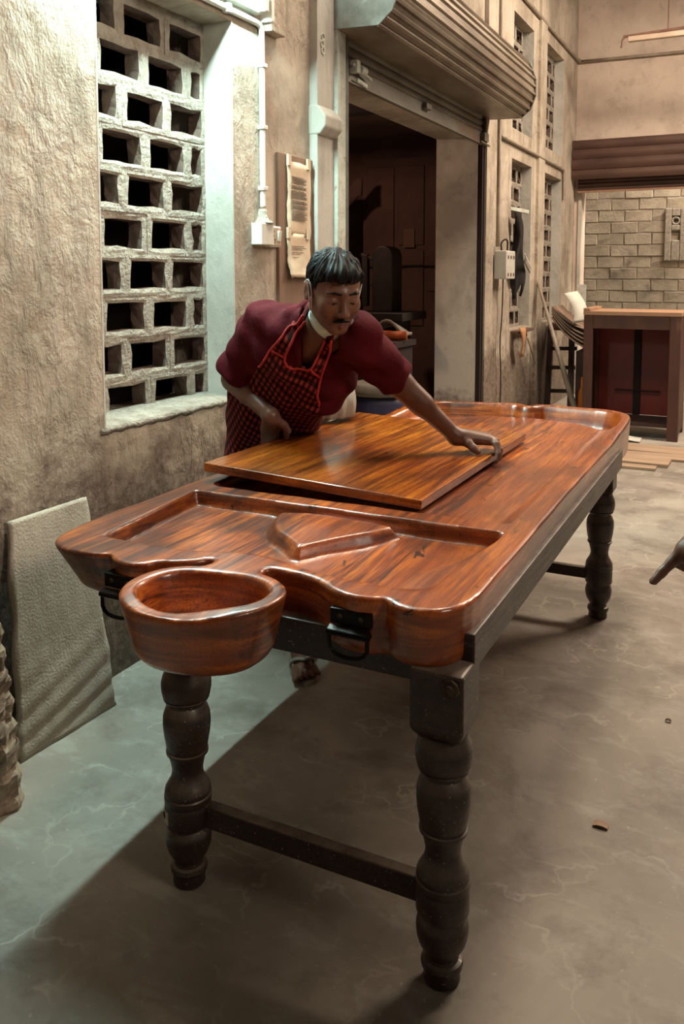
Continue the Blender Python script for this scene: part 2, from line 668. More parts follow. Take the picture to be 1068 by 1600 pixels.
# pilaster and door framing beside the shutter (trim)
g = G()
g.box(W - 0.01, W + 0.042, 3.49, 3.662, 0, 5.2)
tr = struct(obj('trim_1', g, M_reveal), 'whitewashed pilaster strip beside the roller shutter')
g = G()
g.prism([(W - 0.01, 1.985), (W + 0.055, 1.985), (W + 0.085, 2.02), (W + 0.085, 2.07), (W + 0.042, 2.12), (W - 0.01, 2.12)], 3.485, 3.665)
obj('corbel', g, M_reveal, tr, bevel=0.008)
g = G()
g.box(W - 0.01, W + 0.03, 6.20, 6.40, 0, 5.2)
struct(obj('trim_2', g, M_wall), 'flat plaster strip on the far side of the shutter opening')
# ledge band on the far wall between the window rows
g = G()
g.box(W - 0.01, W + 0.025, 7.86, 8.10, 0.0, 5.2)
struct(obj('trim_3', g, M_wall), 'narrow pilaster between the two far window columns')

# back wall with its shutter opening, and the brick wall of the yard behind
YB = 9.66
g = G()
g.box(-2.3, 4.5, YB, YB + 0.25, 2.30, 5.2)
g.box(-2.3, -1.82, YB, YB + 0.25, 0.0, 2.30)
struct(obj('wall_back', g, M_back), 'pinkish plastered end wall of the hall')
g = G()
g.box(-3.2, 1.6, 11.5, 11.8, 0.0, 4.6)
wall_far = struct(obj('wall_far', g, M_mortar, origin=(-0.8, 11.6, 0)), 'grey concrete block wall of the yard behind the hall')

def rough_box_mesh(name, sx, sy, sz, mat, amp, seed, b=0.006):
    r = np.random.default_rng(seed)
    g = G()
    cs = []
    for z in (-1, 1):
        for y in (-1, 1):
            for x in (-1, 1):
                cs.append((x, y, z))
    # chamfered box, 24 verts
    v, f, idx = [], [], {}
    for ci, c in enumerate(cs):
        for ax in range(3):
            p = [c[k] * ((sx, sy, sz)[k] / 2 - (0 if k == ax else b)) for k in range(3)]
            idx[(ci, ax)] = len(v)
            v.append(np.array(p) + r.normal(0, amp, 3))
    def ci(x, y, z):
        return (x > 0) + 2 * (y > 0) + 4 * (z > 0)
    for ax in range(3):
        o1, o2 = [k for k in range(3) if k != ax]
        for s in (-1, 1):
            q = []
            for a, bb in ((-1, -1), (1, -1), (1, 1), (-1, 1)):
                c = [0, 0, 0]
                c[ax] = s
                c[o1] = a
                c[o2] = bb
                q.append(idx[(ci(*c), ax)])
            f.append(tuple(q))
    for ax in range(3):
        o1, o2 = [k for k in range(3) if k != ax]
        for a in (-1, 1):
            for bb in (-1, 1):
                c0 = [0, 0, 0]
                c0[o1] = a
                c0[o2] = bb
                c1 = list(c0)
                c0[ax] = -1
                c1[ax] = 1
                f.append((idx[(ci(*c0), o1)], idx[(ci(*c1), o1)], idx[(ci(*c1), o2)], idx[(ci(*c0), o2)]))
    for k, c in enumerate(cs):
        f.append((idx[(k, 0)], idx[(k, 1)], idx[(k, 2)]))
    return make_mesh(name, v, f, mat)
BW, BH = 0.335, 0.148
bricks = [rough_box_mesh('brick', BW - 0.012, 0.10, BH - 0.010, M_block, 0.004, s) for s in range(4)]
halfs = [rough_box_mesh('brick', BW / 2 - 0.016, 0.10, BH - 0.014, M_block, 0.004, 20 + s) for s in range(2)]
for r in range(16):
    z = 0.62 + r * BH
    off = (r % 2) * BW / 2
    for c in range(7):
        x = -2.45 + off + c * BW
        if x > -0.12:
            continue
        o = place('brick', bricks[(r * 3 + c) % 4], (x, 11.542 + random.uniform(-0.004, 0.004), z), wall_far,
                  (0, random.uniform(-0.012, 0.012), 0))
# openwork vent block high on the yard wall
g = G()
vx, vz = -0.99, 2.02
ring = [(0.045 * math.cos(a), 0.045 * math.sin(a)) for a in [2 * math.pi * k / 12 for k in range(12)]]
g.box(vx - 0.13, vx - 0.05, 11.455, 11.51, vz - 0.5, vz + 0.16)
g.box(vx + 0.05, vx + 0.16, 11.455, 11.51, vz - 0.5, vz + 0.16)
g.box(vx - 0.05, vx + 0.05, 11.455, 11.51, vz + 0.06, vz + 0.16)
g.box(vx - 0.05, vx + 0.05, 11.455, 11.51, vz - 0.12, vz - 0.05)
g.box(vx - 0.05, vx + 0.05, 11.455, 11.51, vz - 0.5, vz - 0.24)
obj('vent_block', g, M_jali, wall_far, bevel=0.012)
g = G()
g.tube([(vx + 0.042 * math.cos(a), 11.47, vz + 0.042 * math.sin(a)) for a in np.linspace(0, 2 * math.pi, 17)], 0.014, 8, False)
obj('vent_ring', g, M_jali, wall_far, smooth=True)
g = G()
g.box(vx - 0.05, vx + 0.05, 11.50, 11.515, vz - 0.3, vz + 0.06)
obj('vent_back', g, M_dark, wall_far)

# store rooms behind the left wall, closed against ambient light
g = G()
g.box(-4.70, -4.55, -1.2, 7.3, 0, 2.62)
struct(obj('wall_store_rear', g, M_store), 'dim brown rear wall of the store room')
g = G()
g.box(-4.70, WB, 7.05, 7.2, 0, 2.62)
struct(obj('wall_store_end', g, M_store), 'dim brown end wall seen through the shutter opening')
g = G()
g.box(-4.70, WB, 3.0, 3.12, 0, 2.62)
struct(obj('wall_store_partition', g, M_dark), 'dark partition between the store rooms')
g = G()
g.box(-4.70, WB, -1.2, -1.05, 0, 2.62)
struct(obj('wall_store_front', g, M_dark), 'dark front wall of the store room')
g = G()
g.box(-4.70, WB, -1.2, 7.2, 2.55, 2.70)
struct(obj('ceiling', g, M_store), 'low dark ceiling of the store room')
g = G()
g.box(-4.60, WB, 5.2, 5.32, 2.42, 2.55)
struct(obj('trim_4', g, M_dark), 'dark ceiling beam in the store room')
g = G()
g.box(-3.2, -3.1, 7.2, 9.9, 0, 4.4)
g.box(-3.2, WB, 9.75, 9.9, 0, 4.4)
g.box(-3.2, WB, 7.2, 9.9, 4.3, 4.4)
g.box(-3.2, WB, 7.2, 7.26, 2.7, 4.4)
struct(obj('wall_dark_closure', g, M_dark), 'added dark closure behind the far windows that keeps light out')  # unseen closure, added so no ambient light comes through the far windows

# ------------------------------------------------------------------ openwork block windows
def ring_block(name, w, h, hw, hh, d, mat, seed, amp=0.004):
    """a hollow cement block seen end-on: rough rectangular ring, depth along x"""
    r = np.random.default_rng(seed)
    v, f = [], []
    def loop(a, b, n):
        pts = []
        for k in range(n):
            pts.append((-a + 2 * a * k / n, -b))
        for k in range(n):
            pts.append((a, -b + 2 * b * k / n))
        for k in range(n):
            pts.append((a - 2 * a * k / n, b))
        for k in range(n):
            pts.append((-a, b - 2 * b * k / n))
        return pts
    n = 3
    N = 4 * n
    outer, inner = loop(w / 2, h / 2, n), loop(hw / 2, hh / 2, n)
    mid = [((o[0] + i[0]) / 2, (o[1] + i[1]) / 2) for o, i in zip(outer, inner)]
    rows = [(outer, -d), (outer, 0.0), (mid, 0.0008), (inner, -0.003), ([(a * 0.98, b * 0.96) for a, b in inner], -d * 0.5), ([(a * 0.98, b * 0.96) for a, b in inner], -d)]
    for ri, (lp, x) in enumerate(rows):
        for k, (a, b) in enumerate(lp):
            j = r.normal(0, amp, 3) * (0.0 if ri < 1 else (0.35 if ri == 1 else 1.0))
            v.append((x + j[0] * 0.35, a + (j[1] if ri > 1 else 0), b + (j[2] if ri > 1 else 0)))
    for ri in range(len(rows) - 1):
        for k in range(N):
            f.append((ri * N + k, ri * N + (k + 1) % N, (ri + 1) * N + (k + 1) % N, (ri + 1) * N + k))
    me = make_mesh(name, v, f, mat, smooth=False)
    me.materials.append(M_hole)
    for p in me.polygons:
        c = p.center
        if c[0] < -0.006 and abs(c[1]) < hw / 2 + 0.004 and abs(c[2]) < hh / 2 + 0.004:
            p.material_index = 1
    return me

def jali(name, label, y0, y1, z0, z1, xf, pw, ph, hw, hh, d, oy, first_even, seed, amp):
    root = bpy.data.objects.new(name, None)
    COL.objects.link(root)
    root.location = (xf, (y0 + y1) / 2, z0)
    struct(root, label)
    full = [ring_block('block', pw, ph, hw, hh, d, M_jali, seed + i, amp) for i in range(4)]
    nrow = int(math.ceil((z1 - z0) / ph - 0.05))
    for i in range(nrow):
        zc = z0 + ph * (i + 0.5)
        off = oy if (i % 2 == 0) == first_even else oy + pw / 2
        k0 = math.floor((y0 - off) / pw)
        y = off + k0 * pw
        while y < y1 - 0.02:
            a, b = max(y, y0 - 0.004), min(y + pw, y1 + 0.004)
            if b - a > 0.05:
                if b - a > pw - 0.01:
                    o = place('block', full[random.randrange(4)], (xf + random.uniform(-0.003, 0.003), (a + b) / 2, zc), root)
                else:
                    hwid = max((b - a) - 0.058 * pw / 0.252, 0.02)
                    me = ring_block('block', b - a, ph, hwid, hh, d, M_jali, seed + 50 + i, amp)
                    place('block', me, (xf, (a + b) / 2, zc), root)
            y += pw
    return root
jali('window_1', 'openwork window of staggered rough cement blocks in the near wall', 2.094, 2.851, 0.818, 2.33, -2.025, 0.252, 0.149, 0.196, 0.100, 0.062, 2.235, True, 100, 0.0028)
for n, o in enumerate(farwins):
    lab = ['lower openwork block window nearest the shutter hood', 'upper openwork block window nearest the shutter hood',
           'lower openwork block window nearest the end wall', 'upper openwork block window nearest the end wall'][n]
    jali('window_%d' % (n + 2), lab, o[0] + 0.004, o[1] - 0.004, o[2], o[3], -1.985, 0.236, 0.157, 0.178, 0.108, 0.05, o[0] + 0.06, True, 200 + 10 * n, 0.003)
# ------------------------------------------------------------------ wood materials
def m_wood(name, dark, midc, light, grain=(28, 1.6, 28), streak=1.0, rough=0.28, coat=0.6, plank=0.135, plank_amt=0.35, knots=True, dark_amt=0.75, coat_rough=0.12, dust=0.0):
    m, nt, b = new_mat(name)
    v = coords(nt, (1, 1, 1))
    vg = coords(nt, grain)
    # gently wandering grain
    wob = noise(nt, coords(nt, (2.5, 0.8, 2.5)), 1.0, 3, 0.5)
    cmb = nd(nt, 'ShaderNodeVectorMath', operation='ADD')
    sc = nd(nt, 'ShaderNodeCombineXYZ')
    nt.links.new(math_n(nt, 'MULTIPLY', wob, 3.0), sc.inputs[0])
    nt.links.new(vg, cmb.inputs[0])
    nt.links.new(sc.outputs[0], cmb.inputs[1])
    g1 = noise(nt, cmb.outputs[0], 1.0, 6, 0.62, 0.7)
    # end faces show the figure as level wavy lines
    ge = noise(nt, coords(nt, (3.0, 5.0, 42.0)), 1.0, 6, 0.62, 0.9)
    gn = nd(nt, 'ShaderNodeNewGeometry')
    sn = nd(nt, 'ShaderNodeSeparateXYZ')
    nt.links.new(gn.outputs['True Normal'], sn.inputs[0])
    fe = ramp(nt, math_n(nt, 'ABSOLUTE', sn.outputs[2]), [(0.45, 1.0), (0.75, 0.0)])
    mg = nd(nt, 'ShaderNodeMix', data_type='FLOAT')
    nt.links.new(fe, mg.inputs[0])
    nt.links.new(g1, mg.inputs[2])
    nt.links.new(ge, mg.inputs[3])
    g1 = mg.outputs[0]
    col = ramp(nt, g1, [(0.33, dark), (0.48, midc), (0.66, light)])
    g2 = noise(nt, cmb.outputs[0], 5.0, 4, 0.6, 0.3)
    col = mix(nt, ramp(nt, g2, [(0.48, 0.0), (0.66, 0.7)]), col, dark)
    # dark heartwood clouds
    cl = noise(nt, coords(nt, (3.4, 1.5, 3.4)), 1.0, 5, 0.62, 1.2)
    k = math_n(nt, 'MULTIPLY', ramp(nt, cl, [(0.45, 0.0), (0.60, 1.0)]), dark_amt)
    k = math_n(nt, 'MULTIPLY', k, ramp(nt, g1, [(0.30, 1.0), (0.66, 0.68)]))
    col = mix(nt, k, col, dark)
    if plank:
        sep = nd(nt, 'ShaderNodeSeparateXYZ')
        nt.links.new(v, sep.inputs[0])
        q = math_n(nt, 'MULTIPLY', sep.outputs[0], 1.0 / plank)
        wn = nd(nt, 'ShaderNodeTexWhiteNoise', noise_dimensions='1D')
        nt.links.new(math_n(nt, 'FLOOR', q), wn.inputs['W'])
        col = mix(nt, math_n(nt, 'MULTIPLY', wn.outputs['Value'], plank_amt), col, midc)
    if knots:
        kn = noise(nt, coords(nt, (7, 2.6, 7)), 1.4, 6, 0.7, 2.2)
        col = mix(nt, ramp(nt, kn, [(0.635, 0.0), (0.655, 0.9)]), col, tuple(q * 0.25 for q in dark))
    if dust:
        up = nd(nt, 'ShaderNodeNewGeometry')
        sp2 = nd(nt, 'ShaderNodeSeparateXYZ')
        nt.links.new(up.outputs['Normal'], sp2.inputs[0])
        dn = noise(nt, v, 14, 4, 0.6)
        kk = math_n(nt, 'MULTIPLY', ramp(nt, sp2.outputs[2], [(0.12, 0.03), (0.75, 1.0)]), ramp(nt, dn, [(0.3, 0.2), (0.6, 1.0)]))
        col = mix(nt, math_n(nt, 'MULTIPLY', kk, dust), col, (0.38, 0.31, 0.245))
        spk = noise(nt, v, 210, 1, 0.5)
        col = mix(nt, ramp(nt, spk, [(0.735, 0.0), (0.75, 0.8)]), col, (0.5, 0.44, 0.36))
    nt.links.new(col, b.inputs['Base Color'])
    r = ramp(nt, g2, [(0.3, rough), (0.7, min(rough + 0.14, 1))])
    nt.links.new(r, b.inputs['Roughness'])
    b.inputs['Coat Weight'].default_value = coat
    b.inputs['Coat Roughness'].default_value = coat_rough
    bump(nt, b, g2, 0.06, 0.004)
    return m
M_top = m_wood('polished_rosewood_top', (0.024, 0.0050, 0.0022), (0.31, 0.056, 0.0055), (0.66, 0.175, 0.018), coat=0.6, rough=0.3, dark_amt=0.9, coat_rough=0.2, grain=(52, 2.2, 52), plank_amt=0.5)
M_panel = m_wood('polished_panel_wood', (0.026, 0.0055, 0.002), (0.33, 0.070, 0.005), (0.62, 0.185, 0.013), grain=(50, 1.7, 50), rough=0.24, coat=0.5, plank=0.17, plank_amt=0.3)
M_frame = m_wood('dark_stained_frame', (0.014, 0.0055, 0.0035), (0.034, 0.014, 0.0085), (0.056, 0.025, 0.016), rough=0.40, coat=0.1, plank=0, knots=False, dust=0.55)
M_iron = simple('black_iron', (0.02, 0.017, 0.015), (0.01, 0.008, 0.007), 20, 0.35, metal=0.8, bump_s=0.1)
M_brass = simple('dull_bolt_metal', (0.10, 0.07, 0.05), (0.05, 0.03, 0.022), 60, 0.5, metal=0.7)

# ------------------------------------------------------------------ the massage table
TZ = 0.74
table = thing('massage_table', 'carved glossy orange-brown wooden massage table with oil bowl and turned dark legs', 'table', (-0.957, 2.6, 0))

slab_poly = [(-1.462, 1.60), (-1.452, 1.47), (-1.432, 1.40), (-1.385, 1.360), (-1.31, 1.350), (-1.258, 1.358), (-1.237, 1.373), (-1.216, 1.352), (-1.17, 1.343), (-1.135, 1.356),
             (-1.115, 1.385), (-1.085, 1.394), (-1.05, 1.418), (-1.03, 1.446), (-1.01, 1.452), (-0.94, 1.45), (-0.90, 1.452), (-0.86, 1.456), (-0.80, 1.449), (-0.757, 1.434), (-0.715, 1.402), (-0.665, 1.387),
             (-0.627, 1.395), (-0.607, 1.410), (-0.586, 1.392), (-0.545, 1.380), (-0.50, 1.390), (-0.468, 1.425), (-0.453, 1.49), (-0.452, 1.6),
             (-0.458, 2.6), (-0.452, 3.2), (-0.445, 3.42), (-0.450, 3.54), (-0.487, 3.640), (-0.565, 3.688), (-0.70, 3.703), (-0.80, 3.712), (-0.868, 3.708), (-0.884, 3.648), (-0.903, 3.648), (-0.918, 3.682),
             (-0.98, 3.69), (-1.14, 3.654), (-1.28, 3.622), (-1.345, 3.56), (-1.385, 3.40), (-1.435, 3.05), (-1.472, 2.2)]
slab_poly = chaikin(slab_poly, 1)
bowl_out = chaikin([(-1.104, 1.272), (-1.078, 1.207), (-1.020, 1.164), (-0.947, 1.156), (-0.854, 1.180), (-0.786, 1.245), (-0.777, 1.336), (-0.800, 1.384), (-0.854, 1.417), (-0.963, 1.430), (-1.041, 1.401), (-1.094, 1.340)], 2)
bowl_in = chaikin([(-1.070, 1.268), (-1.048, 1.225), (-0.995, 1.195), (-0.94, 1.196), (-0.875, 1.222), (-0.818, 1.270), (-0.812, 1.337), (-0.842, 1.377), (-0.905, 1.396), (-1.005, 1.384), (-1.063, 1.338)], 2)
heart = chaikin([(-1.112, 1.885), (-1.095, 1.79), (-1.035, 1.695), (-0.965, 1.652), (-0.914, 1.602), (-0.885, 1.645), (-0.835, 1.725), (-0.780, 1.80), (-0.755, 1.885)], 1)

def build_slab():
    h = 0.005
    x = np.arange(-1.53, -0.39, h)
    y = np.arange(1.09, 3.97, h)
    z = np.arange(0.575, 0.80, h)
    X, Y = np.meshgrid(x, y, indexing='ij')
    ds = poly_sdf(X, Y, slab_poly)
    db = poly_sdf(X, Y, bowl_out)
    di = poly_sdf(X, Y, bowl_in)
    neck = np.maximum(np.abs(X + 0.952) - 0.062, np.abs(Y - 1.42) - 0.05)
    # carved relief, in metres below the rim
    xl = -1.352 - 0.118 * (Y - 1.5)
    yf = 1.455 + 0.05 * np.exp(-((X + 0.95) / 0.12) ** 2)
    wr = 0.018 + 0.12 * sstep(1.88 - Y, 0, 0.25)
    d1 = 0.040 * sstep(X - xl, 0, 0.016) * sstep(1.905 - Y, 0, 0.014) * sstep(Y, yf, yf + 0.085) * sstep(-0.513 - X, 0, wr)
    hs = sstep(-poly_sdf(X, Y, heart), -0.004, 0.022)
    crown = 0.006 * np.exp(-((X + 0.93) / 0.14) ** 2 - ((Y - 1.79) / 0.09) ** 2)
    d1 = d1 * (1 - hs) + hs * (0.010 - crown)
    d1 = np.where(Y > 1.905, 0, d1)
    ny = sstep(Y - 1.965, 0, 0.016)
    lx = sstep(X + 1.405, 0, 0.016)
    cor = np.sqrt(np.maximum(-1.345 - X, 0) ** 2 + np.maximum(2.025 - Y, 0) ** 2)
    rc = sstep(0.060 - cor, 0, 0.016)
    yfar = 3.565 - 0.20 * np.clip((X + 0.82) / 0.31, 0, 1) ** 2 - 0.05 * np.clip((-1.05 - X) / 0.25, 0, 1)
    d2 = (0.010 + 0.020 * sstep(-0.95 - X, 0, 0.35)) * ny * lx * rc * sstep(-0.52 - X, 0, 0.03) * sstep(-ds - 0.026, 0, 0.03)
    gut = 0.050 * sstep(-ds - 0.026, 0, 0.045) * sstep(Y - yfar, -0.005, 0.02)
    lift = 0.032 * sstep(Y, 3.05, 3.55) * (1 - sstep(-ds - 0.026, 0, 0.045))
    d2 = np.maximum(d2 * (Y > 1.96), gut * (Y > 2.5))
    rel = np.where(Y > 1.93, d2, d1) * (ds < 0)
    # soft tool-worn waviness
    rel = rel + 0.0012 * np.sin(X * 31 + Y * 7) * np.sin(Y * 13)
    lip = 0.012 * np.exp(-((X + 0.93) / 0.09) ** 2 - ((Y - 1.185) / 0.035) ** 2)
    top = TZ - rel - lip * (ds > 0) + lift
    draft = 0.06 + 0.52 * sstep(-1.1 - X, 0, 0.25)
    dz = TZ - z[None, None, :]
    A = (ds[:, :, None] + draft[:, :, None] * dz) / np.sqrt(1 + draft[:, :, None] ** 2)
    B = (db[:, :, None] + (0.24 * dz)) / 1.03
    Nn = np.broadcast_to(neck[:, :, None], A.shape)
    zz = z[None, None, :]
    A = smax(A, 0.62 - zz, 0.025)
    B = smax(B, 0.600 - zz, 0.045)
    Nn = np.maximum(Nn, 0.63 - zz)
    S = smin(smin(A, B, 0.008), Nn, 0.02)
    gx, gy = np.gradient(top, h)
    nrm_t = np.sqrt(1 + np.minimum(gx * gx + gy * gy, 9))
    S = smax(S, (zz - top[:, :, None]) / nrm_t[:, :, None], 0.009)
    cav = np.maximum(di[:, :, None] + 0.22 * dz, 0.633 - zz)
    cav = smax(cav, 0.633 - zz, 0.03)
    S = smax(S, -cav, 0.010)
    return surface_nets(S.astype(np.float32), np.array((x[0], y[0], z[0])), h)
sv, sf = build_slab()
sv = relax(sv, sf, 4)
obj_np('tabletop', sv, sf, M_top, table)

# turned legs
LEGP = [(0.0, 0.031), (0.004, 0.034), (0.026, 0.033), (0.028, 0.037), (0.036, 0.039), (0.044, 0.037), (0.047, 0.031), (0.053, 0.030), (0.062, 0.034), (0.078, 0.043), (0.095, 0.0475), (0.112, 0.0485), (0.126, 0.0455), (0.135, 0.040), (0.138, 0.040),
        (0.140, 0.047), (0.145, 0.0490), (0.185, 0.0490), (0.189, 0.0475), (0.191, 0.0475), (0.194, 0.0500), (0.206, 0.0500), (0.209, 0.0480), (0.213, 0.0490), (0.221, 0.0480), (0.231, 0.0430), (0.243, 0.0360), (0.256, 0.0325), (0.266, 0.0325), (0.282, 0.0355),
        (0.300, 0.0400), (0.3015, 0.0440), (0.307, 0.0445), (0.309, 0.0415), (0.322, 0.0440), (0.345, 0.0480), (0.368, 0.0500), (0.388, 0.0490), (0.403, 0.0440), (0.412, 0.0385), (0.419, 0.0385), (0.421, 0.0450), (0.426, 0.0480), (0.4265, 0.0450), (0.433, 0.0495),
        (0.447, 0.0520), (0.462, 0.0520), (0.476, 0.0490), (0.486, 0.0440), (0.494, 0.0420)]
leg_pos = [(-0.497, 1.436), (-1.088, 1.436), (-0.527, 3.338), (-1.105, 3.338)]
g = G()
g.lathe((0, 0, 0), [(z_, r_ * 1.04) for z_, r_ in LEGP], 30)
leg_me = make_mesh('leg', g.v, g.f, M_frame, True)
g = G()
s0, s1 = 0.036, 0.0515
poly0 = [(-s0, -s0), (s0, -s0), (s0, s0), (-s0, s0)]
zs = [(0.490, s0), (0.512, s1), (0.629, s1)]
v = [(a * s / s0, b * s / s0, z) for z, s in zs for a, b in poly0]
f = [(3, 2, 1, 0), (8, 9, 10, 11)]
for r_ in range(2):
    for k in range(4):
        f.append((r_ * 4 + k, r_ * 4 + (k + 1) % 4, r_ * 4 + 4 + (k + 1) % 4, r_ * 4 + 4 + k))
g.add(v, f)
block_me = make_mesh('leg_block', g.v, g.f, M_frame)
g = G()
g.lathe((0, 0, 0), [(0, 0.016), (-0.004, 0.019), (-0.008, 0.017), (-0.010, 0.010), (-0.014, 0.009), (-0.016, 0.004)], 10, 'y')
bolt_me = make_mesh('bolt', g.v, g.f, M_brass, False)
for i, (x, y) in enumerate(leg_pos):
    L = place('leg', leg_me, (x, y, 0), table)
    es = L.modifiers.new('crisp', 'EDGE_SPLIT')
    es.split_angle = math.radians(24)
    bme = block_me
    blk = place('leg_block', bme, (x, y, 0), L)
    md = blk.modifiers.new('bevel', 'BEVEL')
    md.width = 0.006
    md.segments = 2
    if i < 2:
        place('bolt', bolt_me, (x + 0.028, y - 0.0505, 0.605), L)
# rails of the frame
g = G()
g.box(-1.04, -0.545, 1.425, 1.46, 0.583, 0.655)
obj('apron_rail', g, M_frame, table, bevel=0.003)
g = G()
g.box(-1.06, -0.575, 3.325, 3.36, 0.583, 0.655)
obj('apron_rail', g, M_frame, table, bevel=0.003)
g = G()
g.box(-0.476, -0.446, 1.452, 3.30, 0.612, 0.682)
obj('apron_rail', g, M_frame, table, bevel=0.003)
g = G()
g.box(-1.13, -1.10, 1.49, 3.30, 0.583, 0.66)
obj('apron_rail', g, M_frame, table, bevel=0.003)
g = G()
g.box(-1.046, -0.54, 1.430, 1.458, 0.140, 0.190)
obj('stretcher', g, M_frame, table, bevel=0.003)
g = G()
g.box(-1.063, -0.57, 3.325, 3.352, 0.150, 0.193)
obj('stretcher', g, M_frame, table, bevel=0.003)
# paper inventory tag on the near left leg
M_tag = simple('tag_paper', (0.55, 0.5, 0.42), (0.42, 0.37, 0.30), 20, 0.8)
g = G()
pts = []
for i in range(6):
    a = math.radians(205 + 9 * i)
    pts.append([(-1.088 + 0.0518 * math.cos(a), 1.436 + 0.0518 * math.sin(a), z) for z in (0.150, 0.180)])
g.sheet(pts, 0.001)
tg = obj('paper_tag', g, M_tag, table)
g = G()
a = math.radians(228)
cx_, cy_ = -1.088 + 0.0526 * math.cos(a), 1.436 + 0.0526 * math.sin(a)
tdir = np.array((-math.sin(a), math.cos(a), 0))
g.tube([np.array((cx_, cy_, 0.165)) + tdir * 0.005 * math.cos(t) + np.array((0, 0, 0.007 * math.sin(t))) for t in np.linspace(0, 2 * math.pi, 13)], 0.0009, 5, False)
obj('tag_print', g, M_iron, tg)

def handle(xc, yf, zc, w):
    g = G()
    g.box(xc - w / 2, xc + w / 2, yf - 0.012, yf + 0.03, zc - 0.014, zc + 0.016)
    g.prism([(yf - 0.014, zc - 0.014), (yf - 0.030, zc - 0.020), (yf - 0.032, zc - 0.028), (yf - 0.022, zc - 0.034), (yf - 0.004, zc - 0.030)], xc - w / 2, xc + w / 2, 'yz')
    br = obj('handle', g, M_iron, table, bevel=0.002)
    for s in (-0.25, 0.25):
        g = G()
        g.lathe((xc + s * w, yf - 0.012, zc + 0.002), [(0, 0.0055), (-0.002, 0.0055), (-0.004, 0.003)], 10, 'y')
        obj('rivet', g, M_brass, br)
    g = G()
    y = yf - 0.022
    g.tube(chaikin([(xc - w * 0.46, y, zc - 0.02), (xc - w * 0.46, y, zc - 0.072), (xc + w * 0.46, y, zc - 0.072), (xc + w * 0.46, y, zc - 0.02)], 2, False), 0.0042, 8)
    obj('bail', g, M_iron, br, smooth=True)
handle(-0.670, 1.402, 0.694, 0.086)
handle(-1.190, 1.360, 0.692, 0.086)

# ------------------------------------------------------------------ loose wooden panel on the table
pr_root = np.array((-1.092, 2.510))
ang = math.radians(-0.6)
zr, zl, th_ = 0.766, 0.795, 0.026
pw_, pl_ = 0.68, 1.03
ax = np.array((math.cos(ang), math.sin(ang), (zr - zl) / pw_))
ax /= np.linalg.norm(ax)
ay = np.array((-math.sin(ang), math.cos(ang), 0))
az = np.cross(ax, ay)
pc = np.array((pr_root[0], pr_root[1], (zr + zl) / 2)) - az * th_ / 2
g = G()
g.obox((0, 0, 0), (1, 0, 0), (0, 1, 0), (0, 0, 1), pw_ / 2, pl_ / 2, th_ / 2)
me = make_mesh('loose_board', g.v, g.f, M_panel)
panel = bpy.data.objects.new('loose_board', me)
link(panel)
panel.matrix_world = Matrix(((ax[0], ay[0], az[0], pc[0]), (ax[1], ay[1], az[1], pc[1]), (ax[2], ay[2], az[2], pc[2]), (0, 0, 0, 1)))
tag(panel, 'loose rectangular polished wooden board lying on the massage table', 'board')
md = panel.modifiers.new('bevel', 'BEVEL')
md.width = 0.003
md.segments = 2
def panel_z(x, y):
    # height of the panel's upper face
    q = (x - pc[0]) / ax[0]
    return pc[2] + az[2] * th_ / 2 + (x - pc[0]) * ax[2] / ax[0]
for yy, lab in ((2.22, 'small wooden packing strip under the near part of the loose board'), (2.80, 'small wooden packing strip under the far part of the loose board')):
    g = G()
    zt = panel_z(-1.425, yy) - th_ / az[2] - 0.001
    g.box(-1.436, -1.408, yy - 0.06, yy + 0.06, 0.7395, zt)
    tag(obj('packing_strip', g, M_frame), lab, 'wood strip', 'packing strips under the panel')
# ------------------------------------------------------------------ roller shutter beside the near window
M_shut = simple('weathered_shutter_metal', (0.20, 0.19, 0.155), (0.10, 0.075, 0.055), 5, 0.55, metal=0.25, stretch=(1, 0.35, 1), bump_s=0.2, bump_scale=25, world_space=True, spots=((0.16, 0.085, 0.045), 4.0, 0.56))
M_hood = simple('weathered_hood_metal', (0.30, 0.25, 0.185), (0.13, 0.095, 0.068), 4, 0.45, metal=0.35, stretch=(1, 0.4, 1), bump_s=0.2, bump_scale=30, world_space=True, spots=((0.17, 0.09, 0.05), 3.5, 0.60))
M_plate = simple('galvanised_end_plate', (0.27, 0.27, 0.24), (0.17, 0.16, 0.14), 14, 0.5, metal=0.4, bump_s=0.1, world_space=True, spots=((0.42, 0.42, 0.37), 11, 0.60))
M_rail = simple('chalky_rail_paint', (0.56, 0.60, 0.53), (0.40, 0.42, 0.36), 9, 0.8, bump_s=0.5, bump_scale=60, world_space=True, spots=((0.16, 0.11, 0.08), 26, 0.60))
M_brownsh = simple('brown_shutter_paint', (0.10, 0.052, 0.036), (0.055, 0.027, 0.019), 4, 0.5, metal=0.2, stretch=(0.4, 1, 1), bump_s=0.2, bump_scale=20, world_space=True)

shutter = thing('roller_shutter', 'weathered metal roller shutter with ribbed round hood above the dark doorway', 'shutter', (W, 4.95, 2.29))
prof = [(W, 2.500), (-1.64, 2.492), (-1.575, 2.545), (-1.535, 2.64), (-1.535, 2.75), (-1.575, 2.86), (-1.66, 2.95), (-1.78, 3.0), (W, 3.01)]
prof_ = [prof[0], prof[1]]
for a_, b_ in zip(prof[1:-1], prof[2:]):
    prof_ += [((a_[0] + b_[0]) / 2 + 0.002, (a_[1] + b_[1]) / 2), b_]
prof = prof_
Y0, Y1 = 3.67, 6.24
dense = []
